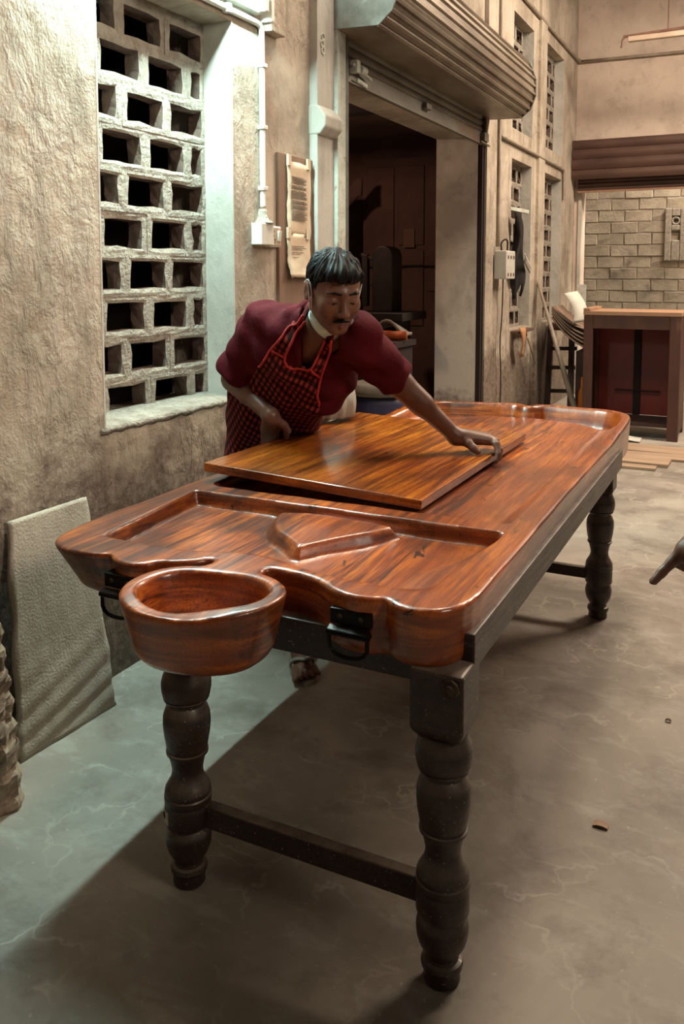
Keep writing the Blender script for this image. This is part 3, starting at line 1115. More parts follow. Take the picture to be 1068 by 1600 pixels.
# folded sheet: flat facets with a rolled bead along every fold
for i in range(len(prof) - 1):
    a, b = np.array(prof[i]), np.array(prof[i + 1])
    d = b - a
    L = np.linalg.norm(d)
    nrm_ = np.array((d[1], -d[0])) / L
    dd = d / L
    if i == 0:
        dense += [tuple(a), tuple(b - dd * 0.03)]
        continue
    dense += [tuple(a - nrm_ * 0.002), tuple(a + nrm_ * 0.012 + dd * 0.004), tuple(a + nrm_ * 0.012 + dd * 0.016), tuple(a + dd * 0.022), tuple(b - dd * 0.012)]
dense.append(prof[-1])
g = G()
g.sheet([[(x, y, z) for x, z in dense] for y in np.linspace(Y0, Y1, 6)], 0.006)
obj('hood', g, M_hood, shutter)
for yy in (Y0 - 0.008, Y1 + 0.008):
    g = G()
    big = [(W, 2.496), (-1.622, 2.486), (-1.552, 2.545), (-1.515, 2.64), (-1.515, 2.755), (-1.558, 2.872), (-1.65, 2.968), (-1.78, 3.02), (W, 3.03)]
    g.prism(big, yy - 0.006, yy + 0.006)
    obj('end_plate', g, M_plate, shutter, bevel=0.002)
XS = W + 0.018
zc = 2.505
g = G()
pr_s = [(XS + 0.012 * math.sin(math.pi * t) ** 0.7, z) for t, z in [(k / 6, 0.047 * k / 6) for k in range(7)]]
g.sheet([[(x, y, z) for x, z in pr_s] for y in (3.80, 6.12)], 0.003)
slat_me = make_mesh('slat', np.array(g.v) - np.array((XS, 4.96, 0)), g.f, M_shut, False)
for k in range(3):
    place('slat', slat_me, (XS, 4.96, 2.375 + 0.047 * k), shutter)
g = G()
g.box(XS - 0.004, XS + 0.010, 3.80, 6.12, 2.292, 2.376)
g.box(XS - 0.004, XS + 0.024, 3.80, 6.12, 2.286, 2.294)
obj('bottom_rail', g, M_shut, shutter, bevel=0.002)
g = G()
g.box(XS + 0.008, XS + 0.05, 3.86, 3.90, 2.34, 2.40)
g.lathe((XS + 0.035, 3.95, 2.365), [(-0.03, 0.012), (-0.03, 0.022), (0.03, 0.022), (0.03, 0.012)], 10, 'y')
g.bar((XS + 0.035, 3.84, 2.375), (XS + 0.035, 4.06, 2.34), 0.012, 0.012)
obj('lock_bolt', g, M_rail, shutter, bevel=0.002)
g = G()
g.bar((XS + 0.03, 3.90, 2.31), (XS + 0.03, 4.02, 2.30), 0.010, 0.02)
obj('lock_hasp', g, M_rail, shutter, bevel=0.002)
g = G()
g.box(XS + 0.008, XS + 0.04, 4.86, 4.95, 2.338, 2.372)
obj('pull_handle', g, M_shut, shutter, bevel=0.004)
g = G()
g.box(XS + 0.005, XS + 0.045, 6.03, 6.13, 2.31, 2.37)
obj('lock_box', g, M_shut, shutter, bevel=0.002)
g = G()
g.bar((XS + 0.03, 5.98, 2.30), (XS + 0.03, 6.20, 2.292), 0.012, 0.012)
obj('lock_bolt', g, M_shut, shutter, bevel=0.002)
g = G()
g.bar((XS + 0.03, 6.10, 2.29), (XS + 0.03, 6.10, 2.47), 0.012, 0.012, (0, 1, 0))
obj('lock_bolt', g, M_shut, shutter, bevel=0.002)
g = G()
g.box(W - 0.005, W + 0.060, 3.662, 3.69, 0.0, 2.50)
g.box(W - 0.005, W + 0.052, 3.70, 3.765, 0.0, 2.50)
obj('guide_rail', g, M_rail, shutter, bevel=0.003)
g = G()
g.box(W - 0.005, W + 0.040, 3.768, 3.825, 0.0, 2.50)
obj('guide_channel', g, simple('green_black_channel', (0.13, 0.16, 0.13), (0.06, 0.055, 0.045), 8, 0.6, metal=0.2, world_space=True), shutter, bevel=0.003)
g = G()
g.box(W - 0.005, W + 0.035, 6.075, 6.10, 0.0, 2.50)
g.box(W - 0.005, W + 0.035, 6.125, 6.15, 0.0, 2.50)
g.box(W - 0.005, W + 0.004, 6.10, 6.125, 0.0, 2.50)
obj('guide_channel', g, M_dark, shutter)

# shutter in the end wall
sh2 = thing('roller_shutter', 'brown ribbed roller shutter rolled up above the opening in the end wall', 'shutter', (0, YB, 2.25))
g = G()
slp = []
for k in range(9):
    a = math.pi * k / 8
    slp.append((0.016 * math.sin(a), 0.125 * k / 8))
for k in range(4):
    gg = G()
    gg.sheet([[(x, YB - 0.22 + 0.03 * k * (k - 2) * 0.3 - q[0], 2.37 + 0.105 * k + q[1] * 0.84) for q in slp] for x in (-1.93, 3.2)], 0.004)
    obj('slat', gg, M_brownsh, sh2)
for k in range(3):
    gg = G()
    gg.sheet([[(x, YB - 0.10 - q[0] * 0.5, 2.255 + 0.045 * k + q[1] * 0.36) for q in slp] for x in (-1.84, 3.2)], 0.004)
    obj('slat', gg, M_brownsh, sh2)
g = G()
g.prism([(YB, 2.36), (YB - 0.22, 2.36), (YB - 0.27, 2.45), (YB - 0.27, 2.68), (YB - 0.20, 2.80), (YB, 2.80)], -1.95, -1.93, 'yz')
obj('end_plate', g, M_dark, sh2)
g = G()
g.box(-1.84, 3.2, YB - 0.115, YB - 0.095, 2.238, 2.258)
obj('bottom_rail', g, simple('rust_edge', (0.30, 0.16, 0.10), None, 9, 0.7, world_space=True), sh2)
g = G()
g.box(-1.848, -1.815, YB - 0.02, YB + 0.02, 0, 2.30)
obj('guide_rail', g, M_reveal, sh2)

# ------------------------------------------------------------------ wall lamp, conduits and electrics
M_pvc = simple('white_conduit', (0.68, 0.68, 0.62), (0.55, 0.54, 0.48), 12, 0.45, bump_s=0.1, world_space=True)
M_pipe = simple('painted_pipe', (0.36, 0.31, 0.24), (0.24, 0.19, 0.14), 8, 0.6, world_space=True)
lamp = thing('tube_lamp', 'bright white tube lamp batten on the wall above the near openwork window', 'lamp', (W, 2.45, 2.38))
g = G()
g.prism([(W, 2.395), (-1.858, 2.395), (-1.850, 2.405), (-1.850, 2.455), (W, 2.465)], 1.84, 3.03)
obj('batten', g, M_pvc, lamp, bevel=0.003)
pieces('lamp_holder', [G().box(-1.852, -1.815, yy - 0.012, yy + 0.012, 2.395, 2.45) for yy in (1.86, 3.0)], M_pvc, lamp, bevel=0.003)
m, nt, b = new_mat('tube_glow')
b.inputs['Base Color'].default_value = (0.9, 0.95, 0.92, 1)
b.inputs['Emission Color'].default_value = (0.68, 1.0, 0.95, 1)
b.inputs['Emission Strength'].default_value = TUBE_LIGHT
g = G()
g.lathe((-1.834, 2.43, 2.418), [(-0.565, 0.008), (-0.562, 0.0130), (0.562, 0.0130), (0.565, 0.008)], 14, 'y')
obj('tube', g, m, lamp, smooth=True)

g = G()
g.tube(chaikin([(W + 0.014, 1.6, 2.352), (W + 0.014, 2.98, 2.362), (W + 0.014, 3.052, 2.362), (W + 0.014, 3.056, 2.30), (W + 0.016, 3.052, 1.62)], 3, False), 0.0125, 10)
cd = obj('conduit_pipe', g, M_pvc, smooth=True)
tag(cd, 'white plastic conduit bending down the wall to the socket box', 'pipe')
for y, z in ((2.80, 2.361), (3.054, 2.20), (3.053, 1.95), (3.052, 1.70)):
    g = G()
    if y < 3:
        g.box(W + 0.002, W + 0.032, y - 0.012, y + 0.012, z - 0.017, z + 0.017)
    else:
        g.box(W + 0.002, W + 0.032, y - 0.018, y + 0.018, z - 0.009, z + 0.009)
    obj('clip', g, M_pvc, cd, bevel=0.003)
jb = thing('junction_box', 'small weathered junction box on the wall at the end of the tube lamp', 'electrical box', (W, 3.13, 2.33))
g = G()
g.box(W - 0.002, W + 0.045, 3.085, 3.20, 2.345, 2.62)
obj('body', g, M_wall, jb, bevel=0.004)
g = G()
g.box(W - 0.002, W + 0.058, 3.062, 3.088, 2.375, 2.62)
obj('edge_strip', g, M_pvc, jb, bevel=0.004)
sb = thing('socket_box', 'white switch and socket box on the wall below the conduit', 'socket', (W, 3.08, 1.44))
g = G()
g.box(W - 0.002, W + 0.05, 2.985, 3.085, 1.465, 1.555)
g.box(W - 0.002, W + 0.03, 3.085, 3.175, 1.46, 1.548)
obj('body', g, M_pvc, sb, bevel=0.004)
g = G()
g.lathe((W + 0.014, 3.052, 1.555), [(0, 0.05), (0.006, 0.042), (0.02, 0.026), (0.045, 0.02), (0.06, 0.016)], 14)
obj('mounting_putty', g, M_jali, sb, smooth=True)
M_switch = simple('aged_plastic', (0.46, 0.36, 0.26), (0.36, 0.27, 0.19), 30, 0.5)
g = G()
g.box(W + 0.028, W + 0.034, 3.088, 3.170, 1.466, 1.542)
pl = obj('face_plate', g, M_switch, sb, bevel=0.002)
for y, z, w_, h_ in ((3.108, 1.524, .006, .010), (3.108, 1.506, .007, .008), (3.099, 1.490, .005, .010), (3.117, 1.490, .005, .010), (3.099, 1.478, .004, .006), (3.117, 1.478, .004, .006)):
    obj('socket_hole', G().box(W + 0.033, W + 0.0352, y - w_ / 2, y + w_ / 2, z - h_ / 2, z + h_ / 2), M_dark, pl)
g = G()
g.prism([(W + 0.033, 1.484), (W + 0.039, 1.484), (W + 0.044, 1.528), (W + 0.033, 1.528)], 3.138, 3.160)
obj('rocker_switch', g, M_pvc, pl, bevel=0.001)

# open conduit ends in the pilaster
for i, zz in enumerate((2.432, 2.400, 2.370)):
    g = G()
    g.lathe((W + 0.042, 3.52 + (0.012 if i == 1 else 0.02), zz), [(-0.02, 0.013), (0.004, 0.0165), (0.006, 0.0165), (0.006, 0.0125), (-0.012, 0.0125)], 14, 'x')
    tag(obj('conduit_stub', g, M_pvc), 'cut-off %s conduit pipe end in the pilaster by the shutter hood' % ('topmost', 'middle', 'lowest')[i], 'pipe', 'conduit ends in the pilaster')

# notice board with two typed sheets
nb = thing('notice_board', 'tall brown notice board on the wall behind the worker', 'notice board', (W, 3.335, 0.95))
M_nb = simple('brown_board', (0.25, 0.155, 0.10), (0.17, 0.10, 0.065), 5, 0.75, stretch=(1, 1, 0.25), world_space=True, bump_s=0.15)
g = G()
g.box(W - 0.002, W + 0.016, 3.183, 3.488, 0.95, 1.868)
obj('board', g, M_nb, nb, bevel=0.003)
g = G()
g.box(W + 0.016, W + 0.019, 3.24, 3.47, 1.19, 1.215)
g.box(W + 0.016, W + 0.019, 3.24, 3.26, 1.0, 1.19)
obj('board_batten', g, M_nb, nb)
M_paper = simple('yellowed_paper', (0.62, 0.50, 0.36), (0.52, 0.41, 0.29), 9, 0.85, world_space=True, bump_s=0.3, bump_scale=30)
M_ink = simple('faded_ink', (0.14, 0.11, 0.09), (0.09, 0.07, 0.055), 60, 0.9)
def paper(label, y0, y1, z0, z1, lines, seed, fold):
    r = random.Random(seed)
    root = thing('paper_sheet', label, 'paper', (W + 0.02, (y0 + y1) / 2, z0), 'typed sheets on the notice board')
    rows = []
    for i in range(13):
        t = i / 12
        z = z1 + (z0 - z1) * t
        row = []
        for j in range(7):
            u = j / 6
            e = (r.uniform(-0.004, 0.004) if j in (0, 6) else 0)
            row.append((W + 0.021 + 0.004 * math.sin(t * 5 + u * 3) ** 2 + fold * (t ** 3) * 0.02, y0 + (y1 - y0) * u + e, z - 0.02 * u * 0 + (r.uniform(-0.003, 0.003) if i in (0, 12) else 0)))
        rows.append(row)
    g = G()
    g.sheet(rows, 0.0012)
    obj('sheet', g, M_paper, root, smooth=True)
    g = G()
    for zf, a, b in lines:
        z = z1 + (z0 - z1) * zf
        y = y0 + (y1 - y0) * a
        e = y0 + (y1 - y0) * b
        while y < e:
            wd = r.uniform(0.008, 0.024)
            q = min(y + wd, e)
            xx = W + 0.0228 + 0.004 * math.sin(zf * 5 + 1.5) ** 2 + fold * (zf ** 3) * 0.02 + 0.002
            g.box(xx - 0.0006, xx + 0.0002, y, q, z - 0.0013, z + 0.0013)
            y = q + 0.004
    obj('print', g, M_ink, root)['kind'] = 'stuff'
    for yy in (y0 + 0.012, y1 - 0.02):
        obj('tape', G().box(W + 0.018, W + 0.029, yy - 0.012, yy + 0.014, z1 - 0.02, z1 + 0.028), M_paper, root)
L1 = []
for blk in ((0.20, 0.30, 7), (0.315, 0.37, 4), (0.385, 0.50, 8), (0.52, 0.565, 4), (0.58, 0.64, 5), (0.655, 0.80, 9)):
    for k in range(blk[2]):
        L1.append((blk[0] + (blk[1] - blk[0]) * k / blk[2], 0.16, 0.80 if k % 4 else 0.70))
paper('long yellowed typed sheet taped at the top of the notice board', 3.245, 3.455, 1.512, 1.838, L1, 3, 0)
L2 = [(0.28, 0.18, 0.72), (0.32, 0.18, 0.80), (0.36, 0.18, 0.66), (0.42, 0.18, 0.70), (0.46, 0.18, 0.55), (0.54, 0.18, 0.42)]
paper('short curling typed sheet taped below the long one on the notice board', 3.24, 3.447, 1.330, 1.522, L2, 5, 1)

# pipes along the far wall
def pipe(label, pts, r, mat=M_pipe, it=2):
    g = G()
    g.tube(chaikin(pts, it, False), r, 8)
    return tag(obj('pipe', g, mat, smooth=True), label, 'pipe')
pipe('thin pipe running high along the far wall above the windows and round the corner', [(W + 0.02, 6.6, 3.66), (W + 0.02, 9.60, 3.665), (W + 0.05, YB - 0.02, 3.66), (4.0, YB - 0.02, 3.60)], 0.017)
pipe('thin pipe between the upper and lower rows of far windows', [(W + 0.02, 6.62, 2.43), (W + 0.02, 8.88, 2.43), (W + 0.02, 8.97, 2.42), (W + 0.02, 8.985, 2.20), (W + 0.02, 8.985, 2.12)], 0.015)
pipe('vertical pipe beside the shutter hood on the far wall', [(W + 0.045, 6.45, 5.2), (W + 0.045, 6.47, 1.56)], 0.016)
eb = thing('fuse_box', 'cream fuse box hanging on the far wall below the vertical pipe', 'electrical box', (W, 6.6, 1.30))
g = G()
g.box(W + 0.03, W + 0.13, 6.42, 6.68, 1.31, 1.53)
obj('body', g, M_reveal, eb, bevel=0.008)
for y in (6.47, 6.55, 6.63):
    for z in (1.345, 1.48):
        obj('knockout', G().box(W + 0.128, W + 0.134, y - 0.014, y + 0.014, z - 0.012, z + 0.012), M_store, eb)
g = G()
g.tube(chaikin([(W + 0.08, 6.46, 1.53), (W + 0.06, 6.50, 1.60), (W + 0.10, 6.56, 1.63), (W + 0.08, 6.62, 1.53)], 2, False), 0.007, 6)
obj('cable', g, M_dark, eb, smooth=True)
g = G()
g.tube(chaikin([(W + 0.05, 6.62, 1.31), (W + 0.035, 6.66, 1.0), (W + 0.035, 6.60, 0.8), (W + 0.035, 6.66, 0.55), (W + 0.035, 6.64, 0.25)], 2, False), 0.005, 6)
obj('cable', g, M_dark, eb, smooth=True)

# black cloth and white rag hung at the first far window
M_black = simple('black_cloth', (0.016, 0.012, 0.011), (0.008, 0.006, 0.006), 10, 0.95, bump_s=0.4, bump_scale=12)
g = G()
rows = []
for i in range(14):
    t = i / 13
    w_ = 0.12 + 0.10 * math.sin(9 * t + 1) + 0.10 * math.sin(math.pi * t)
    rows.append([(W + 0.05 + 0.035 * math.sin(6 * u + 3 * t), 7.04 + (u - 0.5) * w_ + 0.03 * math.sin(8 * t), 1.86 - 0.66 * t + 0.07 * math.sin(8 * u + 2) * t) for u in np.linspace(0, 1, 9)])
g.sheet(rows, 0.02)
tag(obj('hanging_cloth', g, M_black, smooth=True), 'black cloth hanging from a bracket at the first lower far window', 'cloth')
g = G()
rows = [[(W + 0.125 + 0.01 * math.sin(5 * u), 6.98 + 0.20 * t + 0.04 * u, 1.52 - 0.09 * t - 0.075 * u) for u in np.linspace(0, 1, 5)] for t in np.linspace(0, 1, 5)]
g.sheet(rows, 0.008)
tag(obj('rag', g, M_reveal, smooth=True), 'small pale rag tucked against the black hanging cloth', 'cloth')
g = G()
g.bar((W - 0.03, 7.02, 1.90), (W + 0.06, 7.32, 1.885), 0.03, 0.03)
tag(obj('metal_bracket', g, M_rail), 'short pale metal bracket above the black hanging cloth', 'bracket')
# small ledge of leftovers under the same window
g = G()
g.box(W - 0.02, W + 0.07, 7.05, 7.62, 0.845, 0.868)
tag(obj('ledge_board', g, M_store, bevel=0.004), 'narrow ledge board under the first lower far window', 'ledge')
g = G()
g.sheet([[(W + 0.085 + 0.02 * math.sin(4 * t + u), 7.02 + 0.12 * u + 0.10 * t, 0.90 - 0.26 * t) for u in np.linspace(0, 1, 4)] for t in np.linspace(0, 1, 7)], 0.01)
tag(obj('paper_scrap', g, simple('orange_scrap', (0.50, 0.27, 0.13), (0.38, 0.18, 0.08), 12, 0.8), smooth=True), 'crumpled orange paper scrap hanging from the ledge board', 'paper')
g = G()
g.tube([(W + 0.09, 7.28, 0.80), (W + 0.10, 7.56, 0.55)], [0.006, 0.010], 7)
tag(obj('brush', g, M_pipe), 'thin brush dangling below the ledge board', 'brush')

# ------------------------------------------------------------------ clutter by the end wall
M_oldwood = simple('old_brown_wood', (0.115, 0.052, 0.034), (0.062, 0.026, 0.018), 6, 0.7, stretch=(1, 1, 0.3), bump_s=0.2)
M_trestle = simple('dark_trestle_wood', (0.055, 0.026, 0.018), (0.028, 0.012, 0.009), 6, 0.8)
t = thing('wooden_trestle', 'dark wooden trestle ladder leaning against the far wall', 'trestle', (-1.74, 8.2, 0))
for (a, b) in (((-1.81, 8.12, 0.0), (-1.85, 8.42, 0.80)), ((-1.58, 8.08, 0.0), (-1.64, 8.40, 0.84))):
    g = G()
    g.bar(a, b, 0.05, 0.05, (0, 1, 0))
    obj('rail', g, M_trestle, t)
for k, zz in enumerate((0.22, 0.44, 0.62)):
    g = G()
    yy = 8.12 + 0.36 * zz
    g.bar((-1.84, yy, zz), (-1.58, yy, zz + 0.01), 0.03, 0.035)
    obj('rung', g, M_trestle, t)
g = G()
g.box(-1.87, -1.60, 8.36, 8.56, 0.80, 0.87)
obj('top_block', g, M_oldwood, t, bevel=0.01)

g = G()
g.tube([(-1.865, 7.88, 1.285), (-1.355, 7.42, 0.0)], [0.012, 0.03], 8)
tag(obj('wooden_pole', g, simple('grey_pole', (0.30, 0.25, 0.19), (0.20, 0.155, 0.12), 9, 0.6), smooth=True), 'long grey wooden pole leaning from the floor to the far wall', 'pole')

M_sheet = simple('warped_veneer', (0.27, 0.19, 0.13), (0.16, 0.10, 0.07), 5, 0.7, stretch=(1, 1, 1))
g = G()
g.box(-1.50, -1.31, 7.88, 8.30, 0.0, 0.648)
tag(obj('crate', g, M_trestle, bevel=0.01), 'dark crate carrying the warped veneer sheets behind the cabinet', 'crate')
for k in range(5):
    g = G()
    rows = []
    for i in range(9):
        u = i / 8
        rows.append([(-1.72 + 0.44 * u, 7.84 + 0.46 * w_, 0.655 + 0.045 * k + (0.30 - 0.02 * k) * (1 - u) ** 2.2 + 0.008 * math.sin(3 * u + k)) for w_ in (0, 0.5, 1)])
    g.sheet(rows, 0.012)
    tag(obj('veneer_sheet', g, M_sheet, smooth=True), 'brown warped veneer sheet, %s of the pile beside the cabinet' % ('lowest', 'second from the bottom', 'middle one', 'second from the top', 'topmost')[k], 'sheet', 'warped veneer sheets')
g = G()
rows = []
for i in range(11):
    u = i / 10
    rows.append([(-1.605 + 0.10 * w_ + 0.055 * math.sin(2.6 * u) + 0.06 * u, 7.80, 1.175 - 0.27 * u + 0.02 * w_) for w_ in (0, 0.5, 1)])
rows = [[(x, 7.80 + 0.05 * j, z) for j, (x, y, z) in enumerate(r_)] for r_ in rows]
g.sheet(rows, 0.008)
tag(obj('white_sheet', g, simple('white_card', (0.72, 0.70, 0.62), (0.62, 0.59, 0.51), 8, 0.7), smooth=True), 'curled white card leaning on the pile of veneer', 'paper')
g = G()
g.box(-1.80, -1.70, 9.40, 9.42, 0.98, 1.24)
tag(obj('white_board', g, M_reveal), 'small pale board standing behind the veneer pile by the end wall', 'board')
g = G()
g.box(-1.44, -1.40, 8.36, 8.38, 0.0, 0.52)
tag(obj('white_batten', g, M_reveal), 'white batten standing behind the crate', 'batten')
g = G()
g.box(-1.80, -1.54, 7.80, 7.92, 0.0, 0.09)
tag(obj('timber_offcut', g, M_sheet, bevel=0.006), 'timber offcut lying across the foot of the trestle', 'wood')
g = G()
g.lathe((-1.40, 8.05 - 0.28, 0.0), [(0, 0.05), (0.01, 0.055), (0.28, 0.05), (0.33, 0.03), (0.42, 0.028)], 14)
tag(obj('plastic_bottle', g, simple('orange_plastic', (0.60, 0.18, 0.02), None, 5, 0.4), smooth=True), 'orange plastic bottle on the floor between pole and cabinet', 'bottle')

# wooden cabinet carcass
cab = thing('cabinet', 'reddish brown open cabinet carcass standing by the end wall opening', 'cabinet', (-0.92, 7.45, 0))
M_cab = simple('red_brown_cabinet', (0.095, 0.034, 0.021), (0.052, 0.018, 0.012), 5, 0.55, stretch=(1, 1, 0.3), bump_s=0.15, spots=((0.22, 0.13, 0.085), 5, 0.64))
M_cabin = simple('maroon_cabinet_inside', (0.20, 0.020, 0.013), (0.13, 0.013, 0.009), 3, 0.5)
M_cabtop = simple('raw_plywood', (0.42, 0.25, 0.15), (0.32, 0.18, 0.105), 4, 0.75, stretch=(0.4, 1.5, 1))
xa, xb_, ya, yb = -1.312, -0.555, 7.20, 7.72
H_ = 1.05
def cbox(name, mat, *b, bev=0.004, parent=cab):
    g = G()
    g.box(*b)
    return obj(name, g, mat, parent, bevel=bev)
cbox('post', M_cab, xa, xa + 0.075, ya, ya + 0.05, 0, H_ - 0.04)
cbox('post', M_cab, xb_ - 0.085, xb_, ya, ya + 0.05, 0, H_ - 0.04)
cbox('post', M_cab, xa, xa + 0.05, yb - 0.05, yb, 0, H_ - 0.04)
cbox('post', M_cab, xb_ - 0.05, xb_, yb - 0.05, yb, 0, H_ - 0.04)
cbox('top_rail', M_cab, xa + 0.075, xb_ - 0.085, ya, ya + 0.03, H_ - 0.15, H_ - 0.04)
cbox('bottom_panel', M_trestle, xa + 0.05, xb_ - 0.05, ya + 0.05, yb - 0.05, 0.10, 0.13)
cbox('side_panel', M_cab, xa, xa + 0.02, ya + 0.05, yb - 0.05, 0.05, H_ - 0.04)
cbox('side_panel', M_cab, xb_ - 0.02, xb_, ya + 0.05, yb - 0.05, 0.05, H_ - 0.04)
cbox('back_panel', M_cabin, xa + 0.05, -0.955, yb - 0.035, yb - 0.02, 0.13, H_ - 0.04)
cbox('back_panel', M_cabin, -0.915, xb_ - 0.05, yb - 0.035, yb - 0.02, 0.13, H_ - 0.04)
cbox('centre_stile', M_dark, -0.965, -0.905, yb - 0.06, yb - 0.036, 0.13, H_ - 0.04)
cbox('cross_bar', M_dark, -1.12, -0.74, yb - 0.07, yb - 0.055, 0.335, 0.348)
tp = cbox('top_board', M_cabtop, xa - 0.004, xb_ + 0.004, ya - 0.006, yb + 0.05, H_ - 0.04, H_ - 0.005)
cbox('edge_strip', M_cabtop, xa - 0.004, xa + 0.05, ya - 0.006, yb + 0.05, H_ - 0.005, H_ + 0.018, parent=tp)

# planks and papers on the floor in front of it
M_plank = simple('pale_floor_plank', (0.40, 0.28, 0.19), (0.29, 0.195, 0.13), 5, 0.8, stretch=(0.4, 2, 1), bump_s=0.15)
specs = [((-1.05, -0.60), (6.05, 6.15), 0.02, 0.01, 'nearest'), ((-1.15, -0.53), (6.20, 6.40), 0.025, -0.03, 'second nearest'), ((-1.10, -0.36), (6.42, 6.62), 0.018, 0.05, 'widest'), ((-1.15, -0.40), (6.68, 6.95), 0.012, -0.02, 'farthest')]
for (x0, x1), (y0, y1), th2, rz, lab in specs:
    g = G()
    c_, s_ = math.cos(rz), math.sin(rz)
    g.obox(((x0 + x1) / 2, (y0 + y1) / 2, th2 / 2), (c_, s_, 0), (-s_, c_, 0), (0, 0, 1), (x1 - x0) / 2, (y1 - y0) / 2, th2 / 2)
    tag(obj('wood_plank', g, M_plank, bevel=0.003), 'pale plank on the floor before the cabinet, %s of the four' % lab, 'plank', 'planks before the cabinet')
g = G()
g.sheet([[(-1.04 + 0.22 * u, 7.03 + 0.12 * w_, 0.012 + 0.05 * (1 - u) ** 2 + 0.01 * w_) for w_ in np.linspace(0, 1, 4)] for u in np.linspace(0, 1, 6)], 0.006)
tag(obj('paper_sheet', g, simple('dusty_white_paper', (0.62, 0.60, 0.53), None, 6, 0.8), smooth=True), 'crumpled white paper on the floor under the cabinet', 'paper')

# hanging tube batten near the end wall
ht = thing('hanging_batten', 'thin hanging lamp batten on rods high before the end wall', 'lamp', (0.0, 8.6, 3.55))
M_rust = simple('rust_brown_metal', (0.20, 0.10, 0.065), (0.12, 0.055, 0.035), 9, 0.6)
g = G()
g.bar((-1.265, 8.6, 3.60), (0.2, 8.6, 3.655), 0.02, 0.022)
g.tube(chaikin([(-1.25, 8.6, 3.60), (-1.275, 8.6, 3.57), (-1.275, 8.6, 3.52), (-1.285, 8.6, 3.50)], 1, False), 0.009, 6)
obj('carrier_bar', g, M_rust, ht)
g = G()
g.box(-1.22, 0.2, 8.57, 8.63, 3.545, 3.592)
obj('batten', g, simple('faded_batten', (0.62, 0.48, 0.36), None, 6, 0.6), ht, bevel=0.006)
for xx in (-0.865, 0.0):
    g = G()
    g.tube([(xx, 8.6, 3.62), (xx, 8.6, 5.1)], 0.008, 6)
    obj('rod', g, M_rust, ht)

# ------------------------------------------------------------------ inside the store room
M_mach = simple('machine_grey_black', (0.030, 0.022, 0.019), (0.018, 0.012, 0.010), 8, 0.5, metal=0.3)
mc = thing('bandsaw', 'dark machine with rounded upright housing inside the store room', 'machine', (-2.62, 5.95, 0))
g = G()
poly = [(-0.085, 0), (0.085, 0)] + [(0.085 * math.cos(a), 0.42 + 0.085 * math.sin(a)) for a in np.linspace(0, math.pi, 12)]
g.prism([(-2.60 + a, 1.06 + b) for a, b in poly], 5.95, 6.15)
obj('housing', g, M_mach, mc, bevel=0.01)
g = G()
g.bar((-2.76, 6.0, 1.10), (-2.76, 6.0, 1.50), 0.05, 0.05, (0, 1, 0))
g.bar((-2.80, 6.0, 1.50), (-2.60, 6.0, 1.43), 0.03, 0.03)
obj('arm', g, M_mach, mc, bevel=0.006)
g = G()
g.box(-2.80, -2.35, 5.75, 6.25, 1.00, 1.06)
obj('work_table', g, M_mach, mc, bevel=0.004)
g = G()
g.box(-2.74, -2.44, 5.85, 6.15, 0.0, 1.0)
obj('pedestal', g, M_dark, mc, bevel=0.01)
bench = thing('workbench', 'dark workbench in the store room doorway', 'workbench', (-2.55, 5.5, 0))
g = G()
g.box(-2.80, -2.22, 5.30, 5.70, 0.84, 0.88)
obj('bench_top', g, M_dark, bench)
g = G()
g.box(-2.78, -2.24, 5.33, 5.68, 0.0, 0.84)
obj('bench_body', g, M_dark, bench)
M_sack = simple('grey_sack', (0.24, 0.21, 0.17), (0.15, 0.125, 0.10), 9, 0.9, bump_s=0.4)
g = G()
rows = [[(-2.46 + 0.24 * t, 5.5 + 0.12 * u, 0.945 + 0.085 * math.sin(math.pi * min(1, t * 1.1 + 0.05)) * (1 - 0.5 * u) - 0.02 * t) for u in np.linspace(0, 1, 4)] for t in np.linspace(0, 1, 9)]
g.sheet(rows, 0.02)
bag = tag(obj('plastic_bag', g, M_sack, smooth=True), 'grey and red plastic bag lying on the store room workbench', 'bag')
g = G()
g.sheet([[(-2.40 + 0.20 * t, 5.46 + 0.02 * math.sin(9 * t), 0.885 + 0.065 * u) for u in np.linspace(0, 1, 3)] for t in np.linspace(0, 1, 9)], 0.012)
obj('red_print', g, simple('red_orange_print', (0.45, 0.06, 0.012), (0.30, 0.10, 0.02), 25, 0.6), bag, smooth=True)
for k, xx in enumerate((-2.76, -2.70, -2.64, -2.585)):
    g = G()
    g.lathe((xx, 5.40, 0.881), [(0, 0.016), (0.03, 0.018), (0.035, 0.010), (0.05, 0.010)], 8)
    tag(obj('tin', g, M_sack, smooth=True), '%s small pale tin on the edge of the store room workbench' % ('leftmost', 'second', 'third', 'rightmost')[k], 'tin', 'tins on the workbench')
# cupboard front against the end wall of the store room
cu = thing('cupboard', 'tall dim brown panelled cupboard against the store room end wall', 'cupboard', (-2.75, 6.98, 0))
M_cup = simple('dim_panel_wood', (0.105, 0.055, 0.040), (0.065, 0.030, 0.023), 3, 0.8)
g = G()
g.box(-3.20, -2.30, 6.90, 7.04, 0, 2.35)
obj('body', g, M_cup, cu)
for x0, x1, z0, z1 in ((-3.16, -2.90, 1.25, 2.28), (-2.86, -2.62, 1.60, 2.28), (-2.86, -2.62, 0.9, 1.56), (-2.58, -2.34, 1.2, 2.28), (-3.16, -2.90, 0.2, 1.2), (-2.58, -2.34, 0.2, 1.15)):
    g = G()
    g.box(x0, x1, 6.885, 6.90, z0, z1)
    dr = obj('door', g, M_cup, cu, bevel=0.006)
g = G()
g.box(-2.80, -2.70, 6.872, 6.886, 1.58, 1.74)
obj('latch_plate', g, M_store, cu)
g = G()
g.tube(chaikin([(-3.2, 6.87, 1.42), (-2.95, 6.86, 1.40), (-2.7, 6.87, 1.43), (-2.32, 6.87, 1.40)], 2, False), 0.008, 6)
obj('cable', g, M_dark, cu)
g = G()
